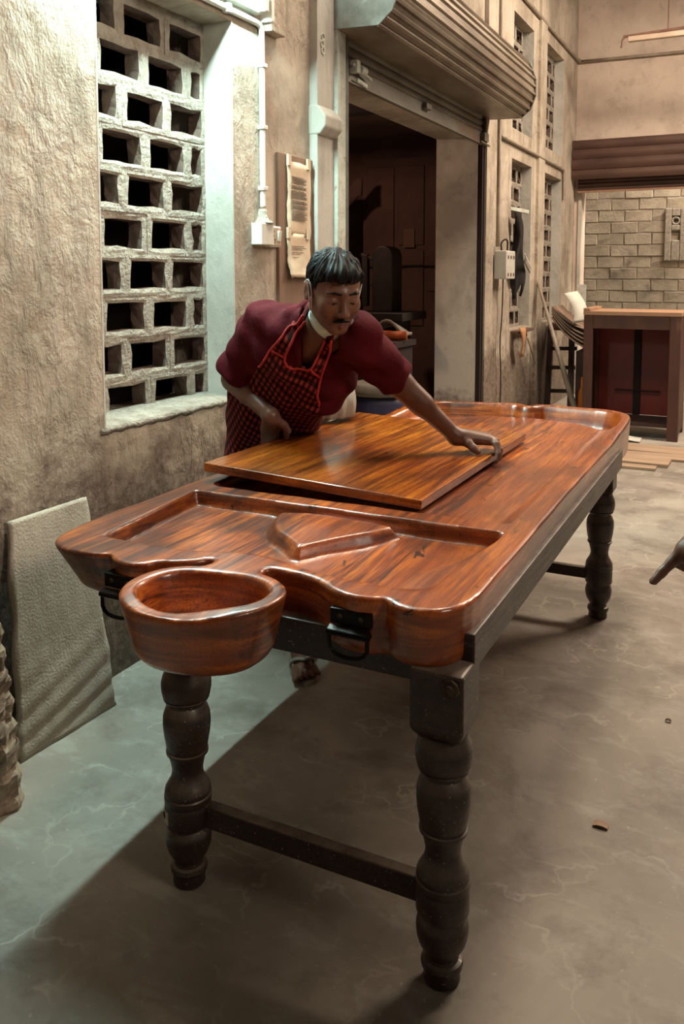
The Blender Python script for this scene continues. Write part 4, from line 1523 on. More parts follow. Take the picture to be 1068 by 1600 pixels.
g.box(-3.62, -3.26, 6.60, 6.64, 0.0, 2.10)
tag(obj('plywood_sheet', g, simple('dim_plywood', (0.21, 0.135, 0.10), (0.15, 0.09, 0.065), 3, 0.85)), 'dim plywood sheet standing inside the store room left of the cupboard', 'plywood')
g = G()
rows = [[(-3.30 + 0.24 * u, 6.572 + 0.012 * math.sin(7 * u + 4 * t), 2.12 - 0.16 * t - 0.05 * math.sin(5 * u)) for u in np.linspace(0, 1, 8)] for t in np.linspace(0, 1, 4)]
g.sheet(rows, 0.02)
tag(obj('cloth_bundle', g, M_cup, smooth=True), 'dim cloth bundle hung high on the plywood sheet', 'cloth')
g = G()
g.lathe((-3.35, 6.52, 1.52), [(0, 0.02), (0.01, 0.04), (0.05, 0.045), (0.09, 0.03)], 10, 'y')
tag(obj('wall_bell', g, M_sack, smooth=True), 'small pale round fitting on the plywood sheet behind the worker', 'fitting')

# blue drum with pale lid
bn = thing('storage_drum', 'blue plastic drum with pale lid at the foot of the dark doorway', 'drum', (-2.03, 4.62, 0))
g = G()
g.lathe((-2.03, 4.62, 0), [(0, 0.15), (0.01, 0.165), (0.25, 0.185), (0.58, 0.18), (0.63, 0.165)], 24)
obj('body', g, simple('dull_blue_plastic', (0.035, 0.035, 0.085), (0.022, 0.02, 0.05), 6, 0.5), bn, smooth=True)
g = G()
g.lathe((-2.03, 4.62, 0.63), [(0, 0.178), (0.01, 0.186), (0.055, 0.18), (0.07, 0.15), (0.072, 0.06), (0.085, 0.05), (0.087, 0.02)], 24)
obj('lid', g, simple('dirty_pale_lid', (0.20, 0.17, 0.135), (0.12, 0.10, 0.08), 9, 0.8), bn, smooth=True)
g = G()
g.lathe((-1.895, 4.535, 0.50), [(0, 0.022), (0.012, 0.018), (0.016, 0.004)], 12, 'x')
obj('label', g, simple('tan_label', (0.22, 0.15, 0.07), None, 8, 0.7), bn)

# ------------------------------------------------------------------ things leaning on the near wall
M_foam = None
def m_foam():
    m, nt, b = new_mat('grey_sheet_with_ridges')
    v = coords(nt, (1, 1, 1), True)
    n1 = noise(nt, v, 6, 5, 0.6)
    col = ramp(nt, n1, [(0.3, (0.36, 0.305, 0.245)), (0.7, (0.50, 0.43, 0.35))])
    nt.links.new(col, b.inputs['Base Color'])
    b.inputs['Roughness'].default_value = 0.95
    b.inputs['Specular IOR Level'].default_value = 0.1
    f1 = noise(nt, v, 130, 3, 0.6)
    bump(nt, b, f1, 0.5, 0.006)
    return m
M_foam = m_foam()
g = G()
# foam sheet leaning on the wall: bottom edge (-1.775, 1.62..1.97), top edge against the wall
nu, nv_ = 26, 60
rows = []
for i in range(nv_):
    t = i / (nv_ - 1)
    row = []
    for j in range(nu):
        u = j / (nu - 1)
        p0 = np.array((-1.783, 1.60, 0.0)) * (1 - u) + np.array((-1.765, 1.962, 0.0)) * u
        p1 = np.array((-1.872, 1.668, 0.648)) * (1 - u) + np.array((-1.872, 1.968, 0.648)) * u
        p = p0 * (1 - t) + p1 * t
        ridge = 0.0
        if t < 0.62:
            ridge = (0.0012 + 0.0010 * math.sin(7 * t + 1)) * math.sin((t - 0.16 * u) * 62 + 1.5 * math.sin(9 * t)) * min(1, (0.62 - t) * 6)
        p = p + np.array((ridge, 0, 0)) + np.array((0.0006 * math.sin(37 * u + 11 * t), 0.004 * math.sin(19 * t + 3) if j in (0, nu - 1) else 0, 0))
        row.append(p)
    rows.append(row)
g.sheet(rows, 0.018)
for q in range(len(g.v)):
    if g.v[q][2] < 0:
        g.v[q] = (g.v[q][0], g.v[q][1], 0.0)
tag(obj('foam_sheet', g, M_foam, smooth=True), 'grey ridged sheet leaning against the near wall beside the table', 'sheet')

# roll wrapped in crumpled brown paper at the left edge
M_wrap = simple('crumpled_brown_wrap', (0.42, 0.32, 0.225), (0.22, 0.15, 0.10), 11, 0.7, bump_s=0.6, bump_scale=26, stretch=(1, 1, 2), spots=((0.10, 0.06, 0.04), 9, 0.62))
roll = thing('wrapped_roll', 'upright roll wrapped in crumpled brown paper at the left wall', 'roll', (-1.745, 1.42, 0))
g = G()
rows = []
ns, nr = 44, 90
for i in range(nr):
    t = i / (nr - 1)
    z = 0.93 * t
    c0 = np.array((-1.728, 1.430)) + np.array((-0.045, -0.050)) * t
    row = []
    for j in range(ns):
        a = 2 * math.pi * j / ns
        r_ = 0.098 - 0.035 * t
        cr = 0.006 * math.sin(5 * a + 9 * t) + 0.004 * math.sin(11 * a - 31 * t) + 0.0035 * math.sin(90 * t + 3 * a) + rng.normal(0, 0.0022)
        r_ += cr
        row.append((c0[0] + r_ * math.cos(a), c0[1] + r_ * math.sin(a), z + (rng.normal(0, 0.002) if 0 < i < nr - 1 else (0 if i == 0 else rng.normal(0, 0.01)))))
    rows.append(row)
v = [p for r_ in rows for p in r_]
f = []
for i in range(nr - 1):
    for j in range(ns):
        f.append((i * ns + j, i * ns + (j + 1) % ns, (i + 1) * ns + (j + 1) % ns, (i + 1) * ns + j))
f.append(tuple(range(ns - 1, -1, -1)))
f.append(tuple(range((nr - 1) * ns, nr * ns)))
g.add(v, f)
obj('wrapping', g, M_wrap, roll, smooth=False)
for zz in (0.14, 0.33, 0.52, 0.70):
    g = G()
    t = zz / 0.93
    c0 = np.array((-1.728, 1.430)) + np.array((-0.045, -0.050)) * t
    r_ = 0.098 - 0.035 * t + 0.006
    g.tube([(c0[0] + r_ * math.cos(a), c0[1] + r_ * math.sin(a), zz + 0.006 * math.sin(3 * a)) for a in np.linspace(0, 2 * math.pi, 25)], 0.003, 5, False)
    obj('string', g, M_store, roll)

# leaf and chips on the floor
for k, (x, y, s_, lab) in enumerate(((-0.30, 2.03, 0.022, 'small tan chip of wood on the floor right of the table'), (-0.20, 2.62, 0.010, 'tiny dark chip on the floor far right of the table'))):
    g = G()
    g.sheet([[(x + s_ * (u - 0.5) * 1.6, y + s_ * (w_ - 0.5), 0.004 + 0.004 * math.sin(3 * u)) for w_ in (0, 0.5, 1)] for u in np.linspace(0, 1, 4)], 0.002)
    tag(obj('wood_chip', g, M_plank if k == 0 else M_store), lab, 'wood chip')
# ------------------------------------------------------------------ people
def A(*p):
    return np.array(p, float)
def nrm(v):
    v = np.array(v, float)
    return v / np.linalg.norm(v)

def sub_eval(P, lo, hi, fn, pad=0.05):
    """evaluate fn only near its box; elsewhere a safe distance"""
    lo = np.array(lo) - pad
    hi = np.array(hi) + pad
    q = np.maximum(np.maximum(lo - P, P - hi), 0)
    out = np.linalg.norm(q, axis=1) + pad * 0.6
    m = (q.sum(1) == 0)
    if m.any():
        out[m] = fn(P[m])
    return out

def head_axes(f, roll=0.0):
    F_ = nrm(f)
    l = nrm(np.cross((0, 0, 1), F_))
    u = np.cross(F_, l)
    a = math.radians(roll)
    l2 = l * math.cos(a) + u * math.sin(a)
    return l2, F_, np.cross(F_, l2)

def head_sdf(Q):
    """head in its own frame: x to the person's left, y forward, z up"""
    d = ellip(Q, (0, -0.012, 0.030), (0.076, 0.096, 0.087))
    d = smin(d, ellip(Q, (0, 0.026, -0.030), (0.060, 0.064, 0.082)), 0.03)
    S = Q.copy()
    S[:, 0] = np.abs(S[:, 0])
    d = smin(d, rcone(S, (0.050, 0.005, -0.055), (0.012, 0.066, -0.096), 0.020, 0.019), 0.025)
    d = smin(d, ellip(Q, (0, 0.072, -0.099), (0.020, 0.017, 0.016)), 0.018)
    d = smin(d, ellip(S, (0.040, 0.062, -0.028), (0.022, 0.020, 0.022)), 0.025)
    d = smin(d, rcone(S, (0.0, 0.086, 0.018), (0.040, 0.074, 0.016), 0.0095, 0.008), 0.014)
    d = smax(d, -ellip(S, (0.031, 0.101, -0.004), (0.018, 0.017, 0.012)), 0.012)
    d = smin(d, ellip(S, (0.031, 0.0775, -0.0055), (0.0145, 0.0115, 0.0105)), 0.005)
    nose = rcone(Q, (0, 0.086, 0.006), (0, 0.106, -0.040), 0.0075, 0.0115)
    nose = smin(nose, ellip(S, (0.0115, 0.098, -0.044), (0.0085, 0.011, 0.0075)), 0.006)
    d = smin(d, nose, 0.012)
    lip = rcone(S, (0.0, 0.0925, -0.0705), (0.021, 0.083, -0.073), 0.0065, 0.004)
    lip = smin(lip, rcone(S, (0.0, 0.0905, -0.0825), (0.018, 0.082, -0.081), 0.0075, 0.004), 0.003)
    d = smin(d, lip, 0.006)
    ear = ellip(S, (0.079, -0.010, -0.008), (0.009, 0.020, 0.032))
    ear = smax(ear, -ellip(S, (0.090, -0.004, -0.004), (0.009, 0.011, 0.020)), 0.005)
    return smin(d, ear, 0.008)

def hair_sdf(Q):
    ang = np.arctan2(Q[:, 0], Q[:, 1] + 0.02)
    tuft = 0.6 * 0.0026 * np.sin(ang * 23 + Q[:, 2] * 60) + 0.0018 * np.sin(ang * 41 - Q[:, 2] * 95 + 1.3) + 0.002 * np.sin(Q[:, 0] * 170 + Q[:, 1] * 90)
    d = ellip(Q, (0, -0.011, 0.036), (0.0825, 0.101, 0.0845)) + tuft
    d = smin(d, ellip(Q, (0, 0.058, 0.068), (0.056, 0.038, 0.027)) + tuft, 0.02)
    y = Q[:, 1]
    zl = np.interp(y, [-0.13, -0.07, -0.02, 0.012, 0.022, 0.034, 0.060, 0.11], [-0.070, -0.062, -0.005, -0.030, -0.018, 0.030, 0.048, 0.050])
    side = np.clip((np.abs(Q[:, 0]) - 0.055) / 0.015, 0, 1)
    zl = np.maximum(zl, np.where((y < 0.010) & (y > -0.038), side * 0.026 - (1 - side) * 0.2, -1))
    zl = zl + 0.002 * np.sin(Q[:, 0] * 150)
    return smax(d, (zl - Q[:, 2]) * 0.7, 0.008)

def chain(P, pts, rs, k=0.006):
    d = None
    for i in range(len(pts) - 1):
        e = rcone(P, pts[i], pts[i + 1], rs[i], rs[i + 1])
        d = e if d is None else smin(d, e, k)
    return d

def hand_sdf(P, wrist, knuckles, fingers, thumb, wr=0.027):
    d = None
    for K in knuckles:
        e = rcone(P, wrist, K, wr * 0.80, 0.0155)
        d = e if d is None else smin(d, e, 0.016)
    for K, f, r in zip(knuckles, fingers, (0.0112, 0.0115, 0.0110, 0.0098)):
        n_ = len(f)
        e = chain(P, [K] + list(f), [r + 0.0012] + [r - 0.0009 * (i + 1) for i in range(n_)], 0.004)
        d = smin(d, e, 0.005)
    e = chain(P, thumb, [0.0165, 0.0138, 0.0122, 0.0095][:len(thumb)], 0.006)
    return smin(d, e, 0.010)

M_skin = simple('brown_skin', (0.165, 0.077, 0.048), (0.125, 0.055, 0.034), 14, 0.42, spec=0.45)
M_lip = simple('lips', (0.14, 0.055, 0.045), None, 10, 0.45)
M_hair = simple('black_hair', (0.007, 0.006, 0.006), (0.004, 0.0035, 0.0035), 40, 0.55, stretch=(3, 3, 0.4), bump_s=0.2, bump_scale=60, spec=0.12)
M_shirt = simple('maroon_shirt', (0.090, 0.005, 0.010), (0.055, 0.003, 0.006), 5, 0.9, bump_s=0.35, bump_scale=9, spec=0.15, bdist=0.03)
M_lungi = simple('pale_grey_cloth', (0.42, 0.40, 0.35), (0.30, 0.28, 0.24), 12, 0.9, stretch=(3, 3, 0.4), bump_s=0.4, bump_scale=14)
M_mask = simple('pale_aqua_mask', (0.60, 0.84, 0.82), (0.54, 0.76, 0.74), 20, 0.85)
M_loop = simple('white_ear_loop', (0.75, 0.75, 0.72), None, 20, 0.8)
M_piping = simple('red_piping', (0.46, 0.025, 0.020), (0.34, 0.015, 0.014), 20, 0.8)
M_sandal = simple('worn_sandal_rubber', (0.34, 0.30, 0.25), (0.22, 0.19, 0.155), 20, 0.8)

# ---- the worker
HC = A(-1.141, 2.253, 1.299)
hl, hf, hu = head_axes((0.70, -0.62, -0.35))
HM = np.stack([hl, hf, hu])
PEL = A(-1.60, 2.66, 0.87)
WAI = A(-1.475, 2.54, 0.985)
CHE = A(-1.325, 2.405, 1.085)
NEK = A(-1.235, 2.330, 1.165)
RSH, LSH = A(-1.448, 2.345, 1.180), A(-1.105, 2.335, 1.150)
REL, LEL = A(-1.607, 2.418, 0.985), A(-1.019, 2.464, 1.002)
RWR, LWR = A(-1.413, 2.336, 0.883), A(-0.862, 2.572, 0.822)
ta = A(0.99, 0.10, -0.10)
tt = nrm(NEK - PEL)
tn = nrm(np.cross(ta, tt))
ta = nrm(np.cross(tt, tn))
TA = np.stack([ta, tn, tt])
LHAND = dict(wrist=LWR, knuckles=[A(-0.766, 2.630, 0.806), A(-0.779, 2.645, 0.813), A(-0.792, 2.661, 0.811), A(-0.805, 2.677, 0.804)],
             fingers=[[A(-0.744, 2.621, 0.800), A(-0.731, 2.607, 0.772), A(-0.735, 2.596, 0.750)], [A(-0.752, 2.643, 0.806), A(-0.733, 2.632, 0.778), A(-0.734, 2.620, 0.752)],
                      [A(-0.765, 2.666, 0.803), A(-0.744, 2.658, 0.780), A(-0.741, 2.648, 0.758)], [A(-0.775, 2.690, 0.790), A(-0.758, 2.686, 0.780), A(-0.750, 2.678, 0.770)]],
             thumb=[A(-0.845, 2.580, 0.812), A(-0.820, 2.572, 0.803), A(-0.801, 2.568, 0.790), A(-0.786, 2.566, 0.779)])
RHAND = dict(wrist=RWR, knuckles=[A(-1.429, 2.396, 0.832), A(-1.443, 2.393, 0.830), A(-1.457, 2.390, 0.829), A(-1.469, 2.388, 0.831)],
             fingers=[[A(-1.442, 2.414, 0.799), A(-1.446, 2.424, 0.775), A(-1.445, 2.430, 0.758)], [A(-1.456, 2.410, 0.796), A(-1.460, 2.420, 0.772), A(-1.458, 2.428, 0.755)],
                      [A(-1.469, 2.405, 0.795), A(-1.473, 2.415, 0.771), A(-1.471, 2.423, 0.754)], [A(-1.481, 2.399, 0.800), A(-1.485, 2.407, 0.780), A(-1.484, 2.414, 0.765)]],
             thumb=[A(-1.404, 2.350, 0.872), A(-1.386, 2.372, 0.852), A(-1.384, 2.392, 0.828), A(-1.398, 2.408, 0.804)])
LHP, LKN, LAN = A(-1.545, 2.65, 0.84), A(-1.550, 2.55, 0.46), A(-1.395, 2.480, 0.085)
RHP, RKN, RAN = A(-1.665, 2.67, 0.84), A(-1.690, 2.63, 0.46), A(-1.700, 2.72, 0.085)

def foot(P, ank, toe_dir, side, sz=1.0):
    td = nrm(toe_dir)
    heel = A(ank[0], ank[1], 0.036) - td * 0.035
    ball = A(ank[0], ank[1], 0.034) + td * 0.12
    d = rcone(P, heel, ball, 0.030, 0.026)
    d = smin(d, rcone(P, ank + A(0, 0, 0.01), A(ank[0], ank[1], 0.05) + td * 0.06, 0.036, 0.026), 0.03)
    sd = A(-td[1], td[0], 0)
    for i in range(5):
        o = sd * side * (0.034 - 0.0175 * i)
        L = 0.062 - 0.007 * i
        r = 0.0115 if i == 0 else 0.0085
        d = smin(d, rcone(P, ball + o * 0.9 + td * 0.005, ball + o * 1.15 + td * L + A(0, 0, -0.010), r + 0.002, r), 0.004)
    return d
LTOE = A(0.62, -0.78, 0)

def body_sdf(P):
    def torso(P):
        d = ellip(P, CHE, (0.155, 0.10, 0.16), TA)
        d = smin(d, ellip(P, WAI, (0.135, 0.09, 0.15), TA), 0.08)
        d = smin(d, ellip(P, PEL, (0.145, 0.105, 0.13)), 0.08)
        d = smin(d, rcone(P, RSH, LSH, 0.052, 0.052), 0.06)
        d = smin(d, rcone(P, NEK + A(-0.01, 0.01, -0.02), HC - hu * 0.060 - hf * 0.028, 0.058, 0.050), 0.035)
        return d
    d = sub_eval(P, (-1.80, 2.15, 0.7), (-0.98, 2.82, 1.30), torso)
    hd = sub_eval(P, HC - 0.15, HC + 0.15, lambda Q: head_sdf((Q - HC) @ HM.T))
    d = smin(d, hd, 0.020)
    def armL(P):
        e = chain(P, [LSH, LEL, LWR], [0.052, 0.040, 0.0245], 0.02)
        e = smin(e, rcone(P, LEL, LEL + (LWR - LEL) * 0.4, 0.036, 0.036), 0.02)
        return smin(e, hand_sdf(P, **LHAND), 0.012)
    def armR(P):
        e = chain(P, [RSH, REL, RWR], [0.052, 0.040, 0.0245], 0.02)
        e = smin(e, rcone(P, REL, REL + (RWR - REL) * 0.4, 0.036, 0.035), 0.02)
        return smin(e, hand_sdf(P, **RHAND), 0.012)
    d = smin(d, sub_eval(P, (-1.17, 2.28, 0.73), (-0.71, 2.71, 1.21), armL), 0.02)
    d = smin(d, sub_eval(P, (-1.66, 2.28, 0.73), (-1.37, 2.48, 1.24), armR), 0.02)
    def legs(P):
        e = chain(P, [LHP, LKN, LAN], [0.082, 0.056, 0.034], 0.02)
        e = np.minimum(e, chain(P, [RHP, RKN, RAN], [0.082, 0.056, 0.034], 0.02))
        e = smin(e, foot(P, LAN, LTOE, -1), 0.02)
        return smin(e, foot(P, RAN, A(0.1, -1, 0), -1), 0.02)
    return smin(d, sub_eval(P, (-1.80, 2.25, 0.0), (-1.23, 2.80, 0.95), legs), 0.04)

def shirt_sdf(P):
    fold = 0.0055 * np.sin(P[:, 0] * 38 + P[:, 2] * 52 + 2 * np.sin(P[:, 1] * 20)) + 0.003 * np.sin(P[:, 1] * 61 - P[:, 2] * 33 + 1.0) + 0.003 * np.sin(P[:, 0] * 71 - P[:, 1] * 45)
    d = ellip(P, CHE, (0.185, 0.128, 0.175), TA)
    d = smin(d, ellip(P, WAI + A(0.0, -0.01, -0.01), (0.168, 0.118, 0.165), TA), 0.08)
    d = smin(d, ellip(P, PEL + A(0.03, -0.02, 0.02), (0.165, 0.13, 0.11)), 0.06)
    # loose front hanging as he leans
    d = smin(d, ellip(P, A(-1.275, 2.42, 1.00), (0.095, 0.085, 0.115)), 0.07)
    d = smin(d, rcone(P, RSH + A(0.01, 0, -0.005), LSH, 0.068, 0.066), 0.05)
    d = smin(d, rcone(P, NEK + A(-0.015, 0.015, -0.02), NEK + A(0.02, -0.02, 0.028), 0.085, 0.070), 0.04)
    sl = rcone(P, RSH, RSH + (REL - RSH) * 0.86, 0.066, 0.074)
    sl = smax(sl, (P - (RSH + (REL - RSH) * 0.84)) @ nrm(REL - RSH), 0.010)
    d = smin(d, sl, 0.04)
    sl = rcone(P, LSH, LSH + (LEL - LSH) * 1.06, 0.068, 0.062)
    sl = smax(sl, (P - (LSH + (LEL - LSH) * 0.98)) @ nrm(LEL - LSH), 0.010)
    d = smin(d, sl, 0.045)
    return d + fold
def shirt_cut(P):
    d = shirt_sdf(P)
    # neck opening, a V at the throat
    nv = nrm(hu * 0.8 + tt * 0.3)
    c = NEK + A(0.022, -0.028, 0.040)
    hole = rcone(P, NEK + A(0.0, -0.004, 0.0), HC - hu * 0.05, 0.068, 0.085)
    d = smax(d, -hole, 0.008)
    vv = rcone(P, NEK + tn * 0.06 + tt * 0.05 + ta * 0.015, NEK + tn * 0.13 - tt * 0.085 + ta * 0.02, 0.060, 0.012)
    d = smax(d, -vv, 0.010)
    # hem
    hem = (0.835 - P[:, 2]) + 0.05 * np.clip((P[:, 0] + 1.45) / 0.15, 0, 1)
    return smax(d, hem, 0.01)

worker = thing('person', 'worker in maroon shirt and red checked apron leaning over the massage table', 'person', (-1.60, 2.66, 0))
v, f = sdf_mesh(body_sdf, (-1.86, 2.08, -0.004), (-0.66, 2.88, 1.44), 0.0039)
obj_np('body', relax(v, f, 1), f, M_skin, worker)
v, f = sdf_mesh(shirt_cut, (-1.86, 2.10, 0.78), (-0.90, 2.86, 1.32), 0.0055, lip=1.1)
obj_np('shirt', relax(v, f, 2), f, M_shirt, worker)
v, f = sdf_mesh(lambda P: hair_sdf((P - HC) @ HM.T), HC - 0.16, HC + 0.17, 0.0032)
hair = obj_np('hair', v, f, M_hair, worker)

def head_pts(pts):
    return [HC + hl * x + hf * y + hu * z for x, y, z in pts]
# moustache, brows, lips, thin beard line
def blob(name, mat, segs, parent, k=0.004, h=0.0018):
    def fn(P):
        Q = (P - HC) @ HM.T
        d = None
        for a, b, ra, rb in segs:
            e = rcone(Q, a, b, ra, rb)
            d = e if d is None else smin(d, e, k)
        return d
    allp = np.array([q for s in segs for q in head_pts(s[:2])])
    v, f = sdf_mesh(fn, allp.min(0) - 0.02, allp.max(0) + 0.02, h)
    return obj_np(name, v, f, mat, parent)
blob('moustache', M_hair, [((0.002, 0.0985, -0.0610), (0.026, 0.0885, -0.0680), 0.0046, 0.0028), ((-0.002, 0.0985, -0.0610), (-0.026, 0.0885, -0.0680), 0.0046, 0.0028)], worker)
for s in (-1, 1):
    blob('eyebrow', M_hair, [((0.014 * s, 0.0935, 0.0178), (0.033 * s, 0.0885, 0.0205), 0.0035, 0.0038), ((0.033 * s, 0.0885, 0.0205), (0.050 * s, 0.073, 0.0150), 0.0038, 0.0022)], worker)
    blob('eyelash', M_hair, [((0.020 * s, 0.0865, -0.0105), (0.031 * s, 0.0875, -0.0125), 0.0016, 0.0017), ((0.031 * s, 0.0875, -0.0125), (0.043 * s, 0.081, -0.0105), 0.0017, 0.0013)], worker, h=0.0012)
blob('lips', M_lip, [((0, 0.0945, -0.0715), (0.019, 0.0850, -0.0745), 0.0055, 0.003), ((0, 0.0945, -0.0715), (-0.019, 0.0850, -0.0745), 0.0055, 0.003),
                     ((0, 0.0930, -0.0825), (0.015, 0.0850, -0.0805), 0.0068, 0.003), ((0, 0.0930, -0.0825), (-0.015, 0.0850, -0.0805), 0.0068, 0.003)], worker, k=0.0015)

# face mask pulled down under the chin
g = G()
rows = []
for i in range(17):
    t = -1 + 2 * i / 16
    x = 0.066 * math.sin(t * 1.45)
    y = -0.008 + 0.056 * math.cos(t * 1.42)
    zt = -0.066 - 0.046 * (1 - abs(t) ** 1.3) + 0.012 * abs(t) ** 3
    w_ = 0.038 + 0.004 * (1 - abs(t))
    rows.append(head_pts([(x * 1.02, y * 1.0 + 0.006, zt), (x * 1.03, y - 0.004, zt - w_ * 0.55), (x * 0.95, y - 0.016, zt - w_)]))
g.sheet(rows, 0.0035)
mask = obj('face_mask', g, M_mask, worker, smooth=True)
for s in (-1, 1):
    g = G()
    g.tube(head_pts(chaikin([(0.0655 * s, 0.012, -0.070), (0.074 * s, 0.020, -0.030), (0.0775 * s, 0.012, 0.018), (0.082 * s, -0.012, 0.030), (0.084 * s, -0.030, 0.010)], 2, False)), 0.0017, 6)
    obj('ear_loop', g, M_loop, mask, smooth=True)
    g = G()
    g.tube(head_pts(chaikin([(0.0655 * s, 0.006, -0.085), (0.077 * s, 0.012, -0.045), (0.082 * s, 0.012, -0.008), (0.088 * s, 0.0, 0.022)], 2, False)), 0.0014, 6)
    obj('ear_loop', g, M_loop, mask, smooth=True)

# collar
for s in (-1, 1):
    g = G()
    rows = []
    for i in range(9):
        t = i / 8
        ang = s * (0.30 + 2.55 * t)
        c0 = NEK + A(0.012, -0.012, 0.012)
        rad = ta * math.sin(ang) * 0.084 + tn * math.cos(ang) * 0.088
        lift = tt * (-0.045 + 0.085 * t) * 1.0
        p = c0 + rad + lift
        out = nrm(rad)
        rows.append([p + tt * 0.018 - out * 0.010, p + out * 0.010 + tt * 0.008, p + out * (0.020 - 0.004 * t) - tt * (0.030 - 0.014 * t)])
    g.sheet(rows, 0.006)
    obj('collar', g, M_shirt, worker, smooth=True)

# pale waist cloth
def lungi_sdf(P):
    pl = 0.004 * np.sin(np.arctan2(P[:, 1] - 2.66, P[:, 0] + 1.64) * 17)
    d = rcone(P, (-1.615, 2.66, 0.90), (-1.665, 2.665, 0.36), 0.130, 0.150)
    d = smin(d, ellip(P, (-1.475, 2.83, 0.86), (0.120, 0.120, 0.125)), 0.05)
    d = d + pl + 0.005 * np.sin(P[:, 0] * 120 + P[:, 1] * 70)
    cut = np.where(P[:, 0] > -1.49, 0.806 - P[:, 2], 0.27 - P[:, 2])
    return smax(d, cut, 0.006)
v, f = sdf_mesh(lungi_sdf, (-1.88, 2.40, 0.24), (-1.30, 3.0, 1.06), 0.008, lip=1.1)
obj_np('waist_cloth', v, f, M_lungi, worker)

# sandals
def sandal(ank, td, name='sandal'):
    td = nrm(td)
    sd = A(-td[1], td[0], 0)
    c = A(ank[0], ank[1], 0)
    n_ = 26
    outl = []
    for k in range(n_):
        a = 2 * math.pi * k / n_
        L = math.cos(a)
        w_ = (0.043 + 0.010 * L) * math.sin(a)
        outl.append(c + td * (0.060 + 0.130 * L) + sd * w_)
    g = G()
    nb_ = len(outl)
    vv = [p + A(0, 0, 0.0) for p in outl] + [p + A(0, 0, 0.012) for p in outl]
    ff = [tuple(range(nb_ - 1, -1, -1)), tuple(range(nb_, 2 * nb_))] + [(k, (k + 1) % nb_, (k + 1) % nb_ + nb_, k + nb_) for k in range(nb_)]
    g.add(vv, ff)
    so = obj(name, g, M_sandal, worker, bevel=0.002)
    for s in (-1, 1):
        g = G()
        rows = []
        for i in range(7):
            t = i / 6
            p = c + td * (0.135 - 0.075 * t) + sd * s * (0.040 * math.sin(t * 1.6)) + A(0, 0, 0.066 - 0.052 * t ** 2)
            rows.append([p - td * 0.010, p + td * 0.010])
        g.sheet(rows, 0.005)
        obj('strap', g, M_sandal, so, smooth=True)
sandal(LAN, LTOE)
sandal(RAN, A(0.1, -1, 0))
# ---- the worker's apron: bib over the shirt, skirt below
bib_poly = [(-0.070, 0.095), (-0.074, 0.051), (-0.096, 0.009), (-0.107, -0.036), (-0.112, -0.084), (-0.118, -0.178), (-0.120, -0.34), (0.14, -0.34), (0.115, -0.16), (0.101, -0.129), (0.081, -0.088), (0.068, -0.055), (0.060, -0.007), (0.053, 0.052), (0.040, 0.105),
            (0.020, 0.092), (0.027, 0.042), (0.027, 0.016), (0.027, -0.021), (-0.009, -0.050), (-0.024, -0.063), (-0.048, -0.062), (-0.066, -0.055), (-0.059, -0.044), (-0.064, 0.003), (-0.065, 0.039), (-0.056, 0.078), (-0.058, 0.098)]
def apron_sdf(P):
    q = P - NEK
    a, t, n_ = q @ ta, q @ tt, q @ tn
    s = shirt_sdf(P)
    d2 = poly_sdf(a, t, bib_poly)
    bib = np.maximum(np.maximum(s - 0.0075, -(s + 0.006)), np.maximum(d2, -0.03 - n_))
    # skirt gathered over the hips
    fold = 0.005 * np.sin(a * 55 + t * 9)
    sk = ellip(P, A(-1.495, 2.500, 0.905), (0.168, 0.10, 0.15), TA)
    sk = smin(sk, ellip(P, A(-1.525, 2.535, 0.850), (0.165, 0.135, 0.13)), 0.05)
    sk = smin(sk, ellip(P, A(-1.375, 2.430, 0.955), (0.125, 0.085, 0.13), TA), 0.05)
    sk = smin(sk, rcone(P, A(-1.600, 2.58, 0.80), A(-1.665, 2.60, 0.42), 0.125, 0.135), 0.05) + fold
    cut = np.where(P[:, 0] > -1.485, 0.803 - P[:, 2], 0.36 - P[:, 2])
    sk = smax(sk, cut, 0.006)
    return np.minimum(bib, sk)
v, f = sdf_mesh(apron_sdf, (-1.88, 2.12, 0.30), (-1.04, 2.76, 1.30), 0.0048, lip=1.2)
m, nt, b = new_mat('red_black_check_cloth')
at_ = nd(nt, 'ShaderNodeAttribute', attribute_name='cloth')
sep = nd(nt, 'ShaderNodeSeparateXYZ')
nt.links.new(at_.outputs['Vector'], sep.inputs[0])
sx = math_n(nt, 'SINE', math_n(nt, 'MULTIPLY', sep.outputs[0], 2 * math.pi / 0.0175))
sy = math_n(nt, 'SINE', math_n(nt, 'MULTIPLY', sep.outputs[1], 2 * math.pi / 0.0235))
kx = ramp(nt, math_n(nt, 'MULTIPLY_ADD', sx, 0.5, 0.5), [(0.42, 0.0), (0.60, 1.0)])
ky = ramp(nt, math_n(nt, 'MULTIPLY_ADD', sy, 0.5, 0.5), [(0.42, 0.0), (0.60, 1.0)])
col = mix(nt, kx, (0.007, 0.003, 0.003), (0.075, 0.007, 0.006))
col = mix(nt, ky, col, mix(nt, kx, (0.055, 0.005, 0.005), (0.25, 0.036, 0.030)))
nt.links.new(col, b.inputs['Base Color'])
b.inputs['Roughness'].default_value = 0.9
b.inputs['Specular IOR Level'].default_value = 0.15
apron = obj_np('apron', v, f, m, worker)
q = np.asarray(v) - NEK
uv = np.stack([q @ ta, q @ tt, q @ tn], 1).astype(np.float32)
at2 = apron.data.attributes.new('cloth', 'FLOAT_VECTOR', 'POINT')
at2.data.foreach_set('vector', uv.ravel())

